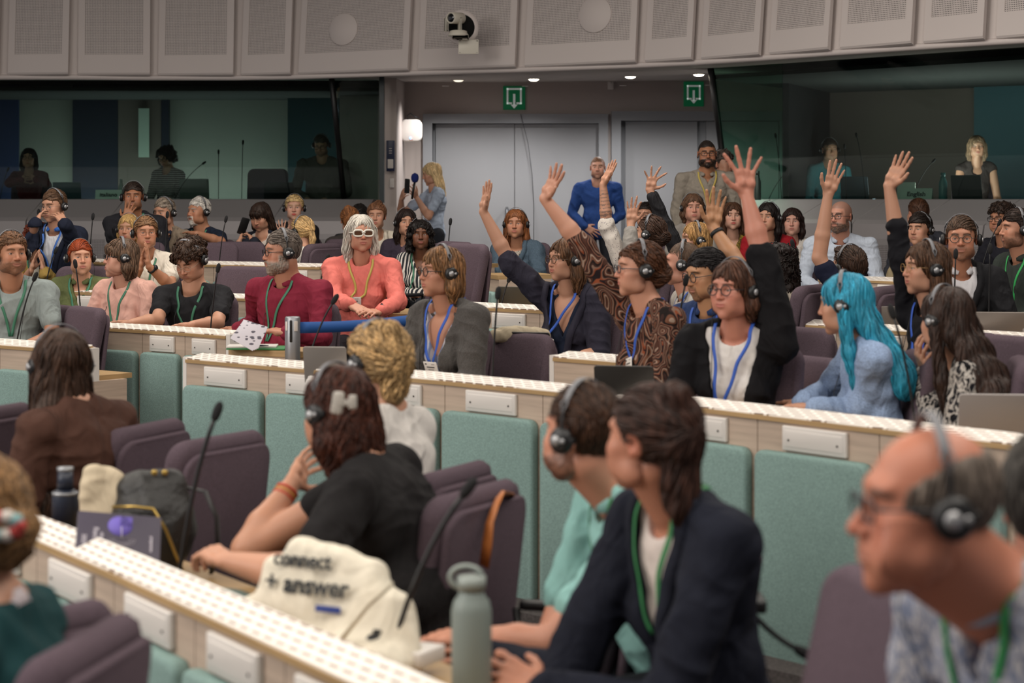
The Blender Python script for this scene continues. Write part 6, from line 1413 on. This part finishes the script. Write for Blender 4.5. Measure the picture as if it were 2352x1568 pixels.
b.obj('bracket_plate', [MW, M_SCREW], r); b = MB(); b.box(U(1068, 90, .03), (.05, .16, .02)); b.obj('bracket_arm', MW, r)
# ---- booth things: name signs, microphones, laptops, bottles, chair
M_SIGN = mat('sign_card', '#c6d0c4', .6); M_INK = mat('ink', '#23272a', .6)
def name_sign(px, py, s, w_, h_, txt, label, rz=0):
    c_ = W(px, py, s); r = empty('name_sign', (c_[0], c_[1], 1.79), label, 'sign', rz=rz)
    b = MB(); t = .035; b.hexa([(-w_/2, -t, 0), (w_/2, -t, 0), (w_/2, t, 0), (-w_/2, t, 0)], [(-w_/2, -.003, h_), (w_/2, -.003, h_), (w_/2, .003, h_), (-w_/2, .003, h_)]); b.obj('card', M_SIGN, r)
    an = math.atan2(t, h_); text_mesh(txt, h_*.55, .0006, M_INK, r, TM((0, -t/2-.003, h_*.5), rx=math.pi/2-an), sx=1.1, bold=.002)
ZS = 1.80
name_sign(250, 443, 202.0, .30, .115, 'italiano', 'pale card reading italiano inside the left booth window')
name_sign(2106, 445, 233.0, .32, .115, 'English', 'pale card reading English inside the right booth window', rz=math.radians(-30))
name_sign(2082, 425, 228, .18, .18, '', 'blank folded card behind the English card', rz=math.radians(-25))
for a in [(17, 392, 0, 1.79, 201, 'booth microphone with a red light at the far left'), (466, 376, 400, 1.79, 201, 'booth microphone leaning over the striped sweater'), (502, 352, 502, 1.79, 201, 'shorter upright booth microphone in the middle of the left window'),
          (558, 330, 555, 1.79, 201, 'taller upright booth microphone in the middle of the left window'), (1782, 315, 1795, 1.79, 217, 'upright booth microphone by the dark post'), (1825, 378, 1765, 1.79, 214, 'booth microphone bending left, beside the steel bottle'),
          (1940, 340, 1944, 1.79, 223, 'booth microphone before the interpreter in teal'), (1968, 314, 1988, 1.79, 226, 'tall booth microphone right of the interpreter in teal'), (2142, 372, 2095, 1.79, 231, 'curved booth microphone above the English card')]:
    mic(*a, group='microphones in the interpreter booths')
laptop(447, 416, 199.5, 1.79, 0, .34, '#6f746e', 'laptop behind the left booth window before the striped sweater', h_=.24)
laptop(155, 432, 200, 1.79, 0, .32, '#4a5a60', 'laptop in the left booth beside the interpreter in dark red', h_=.20)
laptop(640, 430, 200, 1.79, -15, .34, '#2a2c2e', 'dark laptop in the left booth beside the interpreter in grey', h_=.20)
laptop(1965, 408, 222, 1.79, 30, .30, '#55606a', 'laptop in the right booth before the interpreter in teal', h_=.24)
laptop(2222, 412, 236, 1.79, 30, .30, '#4c4e50', 'laptop in the right booth before the fair-haired interpreter', h_=.24)
def bottle(c_, H_, R_, m, label, cap=None, name='bottle', body_label=None):
    r = empty(name, c_, label, 'bottle'); b = MB(); b.lathe([(.001, 0), (R_*.95, 0), (R_, .01), (R_, H_*.62), (R_*.55, H_*.80), (R_*.5, H_*.86), (.001, H_*.86)], 26); b.obj('body', m, r)
    b = MB(); b.lathe([(.001, H_*.86), (R_*.55, H_*.86), (R_*.55, H_), (.001, H_)], 20); b.obj('cap', cap or m, r); return r
bottle(np.array([(1740-HX)/222, F/222, 1.79]), .30, .036, mat('camo_steel', '#3c4a44', .4, metal=.4), 'patterned steel bottle behind the green glass beside the raised hand')
bottle(np.array([(278-HX)/200, F/200, 1.79]), .24, .03, mat('pale_bottle', '#9aa09a', .4), 'small pale bottle standing behind the italiano card')
bottle(np.array([(2166-HX)/234, F/234, 1.79]), .27, .042, mat('teal_bottle', '#4c7f80', .3), 'teal water bottle right of the English card')
c = W(610, 388, 200); ch_ = chair(c[0], c[1], .98, 0, 'brown-looking empty chair behind the left booth window beside the interpreter in grey', c[2]-1.02-.98)
# ---- empty chairs
table_box(None, 300, 304, 'side_desk', 'low desk end hidden behind the tall chair in front of the grey doors', 1000, 1082, 606, 607, depth=.35)
for a in [(210, 706, 55, 'empty chair between the light grey T-shirt and the pale pink T-shirt', 408), (172, 704, 52, 'chair half hidden behind the empty chair by the long brown hair', 398),
          (552, 556, 12, 'empty chair below the phone of the young woman with the fringe', 275), (487, 558, 8, 'chair behind the curly hair, left of the empty chair in the top row', 280),
          (572, 613, 20, 'empty chair left of the burgundy shirt', 330), (1082, 561, 56, 'tall empty chair behind the grey wool jacket', 370), (1196, 766, 40, 'large empty chair right of the grey wool jacket', 478), (1052, 556, 56, 'chair behind the tall empty chair by the grey doors', 312),
          (520, 1003, 120, 'blurred empty chair beside the black backpack', 700), (352, 975, 112, 'chair under the long-haired woman in brown, behind the backpack', 680), (1058, 1076, 116, 'chair under the woman with the messy blonde updo', 770), (1700, 1262, 104, 'chair under the woman in the navy blazer', 960), (1480, 1250, 104, 'chair under the man in the mint polo shirt', 880), (-6, 938, 112, 'chair cut off by the left edge beside the long brown hair', 680), (2090, 1338, 74, 'large blurred chair in front of the bald man', 1300),
          (1842, 752, 50, 'chair between the black cardigan and the turquoise hair, upper one', 468), (1858, 818, 58, 'chair behind the black cardigan, lower one', 530), (2044, 668, 40, 'chair left of the straight-haired woman with thin glasses', 390),
          (2330, 772, 58, 'chair at the right edge beyond the long dark hair', 560), (2155, 602, 5, 'chair between the pale blue shirt and the raised black sleeve', 300), (1112, 1122, 118, 'chair with an orange strap over its back, under the black T-shirt', 840), (75, 1418, 125, 'chair cut off at the lower left edge under the teal shirt', 1220)]:
    a = a[:4]+(a[4],)
    r = chair_px(*a)
    if 'orange strap' in a[3]:
        q = W(1158, 1131, 836)
        b = MB(); b.ribbon([W(1172, 1140, 815), W(1166, 1132, 832), W(1150, 1137, 848), W(1138, 1165, 856), W(1126, 1200, 860), W(1120, 1250, 862), W(1113, 1300, 860)], [(.6, .3, .7), (.2, 0, 1), (-.6, -.6, .5), (-.7, -.7, 0), (-.8, -.6, 0), (-.7, -.7, 0), (-.7, -.7, 0)], .035, .004)
        b.obj('bag_strap', mat('tan_leather', '#a8622c', .5), label='orange-brown leather strap hanging over the chair back', cat='strap')
    if 'large empty chair right' in a[3]:
        f = Sdf(); 
        for k in range(5): f.cone(W(1140+k*22, 766+abs(k-2)*2, 478-k*1), W(1162+k*22, 766+abs(k-1)*2, 478-k), .035, .035, .03)
        P, Q = surface(f, .008); P = relax(P, Q, 1); b_ = mesh_np('draped_jacket', P+(vnormals(P, Q)*(.004*snoise(P, 60, 2))[:, None]), Q, cloth_mat('plain', '#b5a891')); link('draped_jacket', b_, label='cream jacket draped over the back of the large empty chair', cat='jacket')
# ---- nearest desk: bottle, little bag, backpack, booklet, cloth, tote, bottle
ZF = .72
def soft(name, f, m, label, cat, h=.006, amp=.004, fr=40, parent=None, it=2):
    P, Q = surface(f, h); P = relax(P, Q, it); N = vnormals(P, Q); P = P+N*(amp*snoise(P, fr, 3)+amp*.6*(1-2*np.abs(snoise(P, fr*.8, 8))))[:, None]
    return link(name, mesh_np(name, P, Q, m), parent, label, cat)
def band_build(nt, b_, c_):
    mp = mapped(nt, (1, 1, 1), rot=(0, .6, .4)); wv = nd(nt, 'ShaderNodeTexWave'); wv.inputs['Scale'].default_value = 11; wv.inputs['Distortion'].default_value = 2.5; wv.inputs['Detail Scale'].default_value = 1.
    rr = ramp(nt, [(0, '#a02a38'), (.22, '#c9c2c4'), (.4, '#2c6f7d'), (.58, '#2c2c70'), (.75, '#c9b5b8'), (.88, '#a02a38')], 'CONSTANT')
    nt.links.new(mp.outputs[0], wv.inputs[0]); nt.links.new(wv.outputs['Fac'], rr.inputs[0]); nt.links.new(rr.outputs[0], b_.inputs['Base Color'])
c = on(150, 790, ZF); r = empty('insulated_bottle', c, 'dark blue insulated bottle with a red, white and teal patterned lower half', 'bottle')
M_NAVY = mat('navy_bottle', '#1b2233', .45)
b = MB(); b.lathe([(.001, 0), (.036, 0), (.038, .01), (.038, .12)], 28); b.obj('patterned_sleeve', mat('patterned_band', '#a02a38', .5, build=band_build), r)
b = MB(); b.lathe([(.038, .12), (.038, .215), (.036, .225), (.034, .23), (.026, .236), (.001, .236)], 28); b.obj('body', M_NAVY, r)
b = MB(); b.lathe([(.024, .236), (.022, .29), (.001, .29)], 24); b.obj('lid', M_NAVY, r); b = MB(); b.lathe([(.022, .29), (.024, .293), (.024, .301), (.001, .302)], 24); b.lathe([(.0385, .222), (.0385, .228), (.036, .230), (.03, .230)], 24); b.obj('steel_rim', M_STEEL, r)
c = on(232, 800, ZF); f = Sdf()
for k in range(4): f.cone(c+np.array([-.045+.03*k, 0, .03]), c+np.array([-.04+.028*k, .01, .30-.01*abs(k-1)]), .028, .020, .03)
o = soft('cloth_pouch', f, cloth_mat('plain', '#c9baa0'), 'small cream cloth bag standing between the dark bottle and the backpack', 'bag', amp=.006)
c = on(352, 800, ZF); r = empty('backpack', c, 'black backpack with gold zips on the nearest desk', 'backpack'); f = Sdf()
f.ell((0, 0, .14), (.125, .095, .15), .05); f.ell((-.01, -.05, .10), (.10, .06, .09), .03); f.cone((-.06, .01, .245), (.05, .01, .25), .045, .045, .04)
P, Q = surface(f, .007); P = relax(P, Q, 2); P = P+vnormals(P, Q)*(.006*snoise(P, 38, 5))[:, None]; P[:, 2] = np.maximum(P[:, 2], 0); link('bag_body', mesh_np('bag_body', P, Q, mat('black_nylon', '#1d1c1b', .5, bump=(60, .4, .01))), r)
b = MB(); b.tube([(-.10, -.085, .21), (-.03, -.115, .215), (.02, -.118, .21), (.055, -.11, .15), (.08, -.10, .08), (.10, -.09, .03)], .0045, 6); b.tube([(.10, -.09, .03), (.108, -.095, .0)], .008, 6); b.obj('gold_zip', mat('gold', '#b79a54', .35, metal=.8), r)
b = MB(); b.tube([(.02, .0, .28), (.03, -.01, .30), (.05, -.01, .298), (.06, 0, .275)], .006, 6)
for x_ in (-.02, .01): b.lathe([(.004, 0), (.009, .002), (.009, .006), (.004, .008)], 10, 1, TM((x_+.03, -.035, .30), rx=math.pi/2))
b.obj('top_handle', [M_BLACK, mat('gold', '#b79a54')], r)
b = MB(); b.tube([(.09, .02, .25), (.15, .0, .24), (.185, -.02, .17), (.19, -.03, .08), (.17, -.03, .01)], .013, 8, flat=.35); b.obj('shoulder_strap', M_BLACK, r)
# booklet
c = on(272, 850, ZF+.16); r = empty('booklet', c, 'dark slate booklet with a purple and an orange shape leaning on the backpack', 'booklet'); r.rotation_euler = (math.radians(-48), math.radians(7), math.radians(14))
b = MB(); b.slab(.225, .17, .012, .004, .002); b.obj('cover', mat('slate_cover', '#4a4453', .5), r)
b = MB(); b.lathe([(.0005, 0), (.033, 0), (.033, .0012), (.0005, .0012)], 26, 0, TM((.002, -.006, .042), rx=math.pi/2)); b.slab(.033, .033, .0012, .004, .0004, 0, TM((.018, -.0066, .058))); b.obj('purple_shape', mat('purple_print', '#6a5bb5'), r)
b = MB(); P = [(.012+.035*math.cos(a), -.0066, -.045-.030*math.sin(a)) for a in np.linspace(0, math.pi, 16)]; b.add([(x, y, z) for x, y, z in P]+[(x, y-.001, z) for x, y, z in P], [tuple(range(16))[::-1], tuple(range(16, 32))]); b.obj('orange_shape', mat('orange_print', '#cf6f4c'), r)
b = MB()
for q in (1., .8, .62): b.tube([(.008+.036*q*math.cos(a), -.0072, -.002-.024*q*math.sin(a)) for a in np.linspace(0, math.pi, 14)]+[(.008+.036*q, -.0072, -.002)], .0006, 5)
b.tube([(.006, -.0072, .04), (.008, -.0072, .0)], .0014, 5); b.obj('line_drawing', mat('print_pale', '#b9b3bd'), r)
for t_, x_, sz_ in (('Rencontre', -.062, .020), ('citoyenne', -.045, .014), ('2025', -.092, .016), ('programme', .088, .011)): text_mesh(t_, sz_, .0004, mat('print_pale', '#b9b3bd'), r, TM((x_, -.0068, -.012), rx=math.pi/2) @ Matrix.Rotation(-math.pi/2, 4, 'Z'), bold=.0005)
# sage cloth
c = on(452, 905, ZF); f = Sdf(); f.cone(c+np.array([-.12, .12, .03]), c+np.array([.12, -.05, .03]), .05, .045, .04); f.ell(c+np.array([0, 0, .03]), (.15, .10, .055), .05)
soft('folded_scarf', f, mat('sage_corduroy', '#6f7f79', .9, bump=((6, 160, 160), .6, .01)), 'ribbed sage green cloth lying in front of the booklet', 'scarf', amp=.008, fr=25)
# tote bag with printing
c = on(715, 1000, ZF); r = empty('tote_bag', c, 'white canvas tote bag with black printed words on the nearest desk', 'bag'); r.rotation_euler = (0, 0, math.radians(-27)); r.scale = (1.08,)*3
f = Sdf()
for k in range(7):
    u_ = k/6; hh = (.13, .225, .27, .265, .255, .235, .17)[k]; f.cone((-.20+.40*u_, .02, .035), (-.185+.37*u_, .055, hh-.03), .050, .030, .05)
f.cone((-.22, -.03, .03), (.20, -.04, .03), .04, .05, .04)
P, Q = surface(f, .007); P = relax(P, Q, 2); P = P+vnormals(P, Q)*(.006*snoise(P, 26, 5)+.004*(1-2*np.abs(snoise(P, 22, 7))))[:, None]; link('bag_body', mesh_np('bag_body', P, Q, cloth_mat('plain', '#e0d8c6')), r)
def on_bag(x_, z_):
    q = np.array([[x_, -.12, z_]], np.float32)
    for _ in range(25):
        d_ = f(q)[0]
        if d_ < .001: break
        q[0, 1] += d_*.8
    return q[0, 1]
for t_, x_, z_, sz_ in (('connect', -.03, .228, .045), ('+ answer', -.01, .178, .056)):
    y_ = min(on_bag(x_-.08, z_), on_bag(x_, z_), on_bag(x_+.08, z_))-.010; tl_ = .22
    text_mesh(t_, sz_, .0012, M_INK, r, TM((x_, y_, z_), rx=math.pi/2-tl_), bold=.0012)
b = MB(); b.slab(.062, .014, .002, .001, .0005, 0, TM((.05, on_bag(.05, .135)-.008, .135), rx=-.2)); b.obj('blue_tag', mat('tag_blue', '#2b3f86'), r)
b = MB(); b.tube([(-.10, -.06, .08), (-.02, -.085, .05), (.10, -.085, .06), (.17, -.05, .16), (.2, .0, .2)], .012, 8, flat=.3); b.obj('handle', cloth_mat('plain', '#d5ccb8'), r)
# grey-green flask with a loop lid
c = on(1083, 1075, ZF+.0); r = empty('water_flask', c, 'matte grey-green water flask with a ring handle on the lid', 'bottle'); MF = mat('matte_sage', '#7b8682', .5)
b = MB(); b.lathe([(.001, 0), (.040, 0), (.043, .008), (.043, .20), (.038, .222), (.028, .235), (.028, .245), (.001, .245)], 32); b.obj('body', MF, r)
b = MB(); b.lathe([(.030, .245), (.031, .275), (.001, .277)], 26); P = [(-.012+.034*math.cos(a), 0, .272+.024*math.sin(a)) for a in np.linspace(0, 2*math.pi, 20)]; b.tube(P, .006, 8, cap=False); b.obj('lid', mat('sage_lid', '#8e9792', .4), r)
b = MB(); b.slab(.14, .11, .035, .006, .003, 0, TM(rx=math.pi/2)); o = b.obj('delegate_unit', M_WHITE, label='white voting unit on the desk left of the grey-green flask', cat='voting unit', M=TM(on(935, 1010, ZF+.0175+.03), rz=-.5)); b = MB(); b.slab(.035, .012, .004, .002, .001, 0, TM((0.01, .0, .018), rx=math.pi/2)); b.obj('display', M_BLACK, o)
# loose headset on the desk
r = link('spare_headset', HS[1], None, 'spare black headphone cup lying on the desk below the long microphone', 'headset', M=TM(on(852, 1035, ZF+.03), rx=1.2, rz=.4, sc=1.15)); l2 = link('ear_pad', HS[1], r, M=TM((.03, .05, -.04), rx=.6)); 
# ---- hair clip, bracelets, scrunchie
def child_of(p, o): o.parent = p['root']; o.location = tuple(-p['base']); return o
q = R['auburn']; b = MB()
M_ = basis(np.array([(790-HX)/905, F/905, CAMZ-(925-HY)/905]), (1, 0, 0), (0, 1, 0), (0, 0, 1)); b.slab(.030, .058, .016, .008, .004, 0, M_ @ TM((-.016, 0, 0), ry=.15)); b.slab(.022, .036, .016, .006, .004, 0, M_ @ TM((.022, 0, .002))); b.slab(.03, .016, .014, .004, .003, 0, M_)
child_of(q, b.obj('claw_clip', mat('glitter_silver', '#b9b4ac', .3, metal=.6, bump=(500, .8, .004))))
b = MB(); E_, W_ = q['AR'][-1][1], q['AR'][-1][2]; ax = unit(W_-E_); rf = unit(np.cross(ax, [.2, .9, .3])); r3 = np.cross(ax, rf)
for k, t_ in enumerate((.03, .042, .054)): b.tube([q['toW'](np.array([W_-ax*t_+(rf*math.cos(a)+r3*math.sin(a))*.033]))[0] for a in np.linspace(0, 2*math.pi, 20)], .004, 6, k % 2, cap=False)
child_of(q, b.obj('bracelets', [mat('coral_beads', '#c4573e', .4), mat('amber_beads', '#c98d4a', .4)]))
q = R['scrunchie']; b = MB(); c = W(8, 1205, 1310)
for k in range(10):
    a = 2*math.pi*k/10; b.lathe([(.001, -.013), (.011, -.009), (.014, 0), (.011, .009), (.001, .013)], 8, k % 3, TM(c+np.array([.030*math.cos(a), -.01, .016*math.sin(a)])))
child_of(q, b.obj('scrunchie', [mat('scr_red', '#b03a36'), mat('scr_teal', '#7fa7a8'), mat('scr_white', '#cfc6be')]))

# ---- lettering to plain meshes
bpy.context.view_layer.update(); dg = bpy.context.evaluated_depsgraph_get()
for o in [o for o in bpy.data.objects if o.type == 'FONT']:
    if not o.data.body: bpy.data.objects.remove(o); continue
    me = bpy.data.meshes.new_from_object(o.evaluated_get(dg)); n_ = bpy.data.objects.new('lettering', me); COL.objects.link(n_); n_.parent = o.parent; n_.matrix_basis = o.matrix_basis.copy(); bpy.data.objects.remove(o)
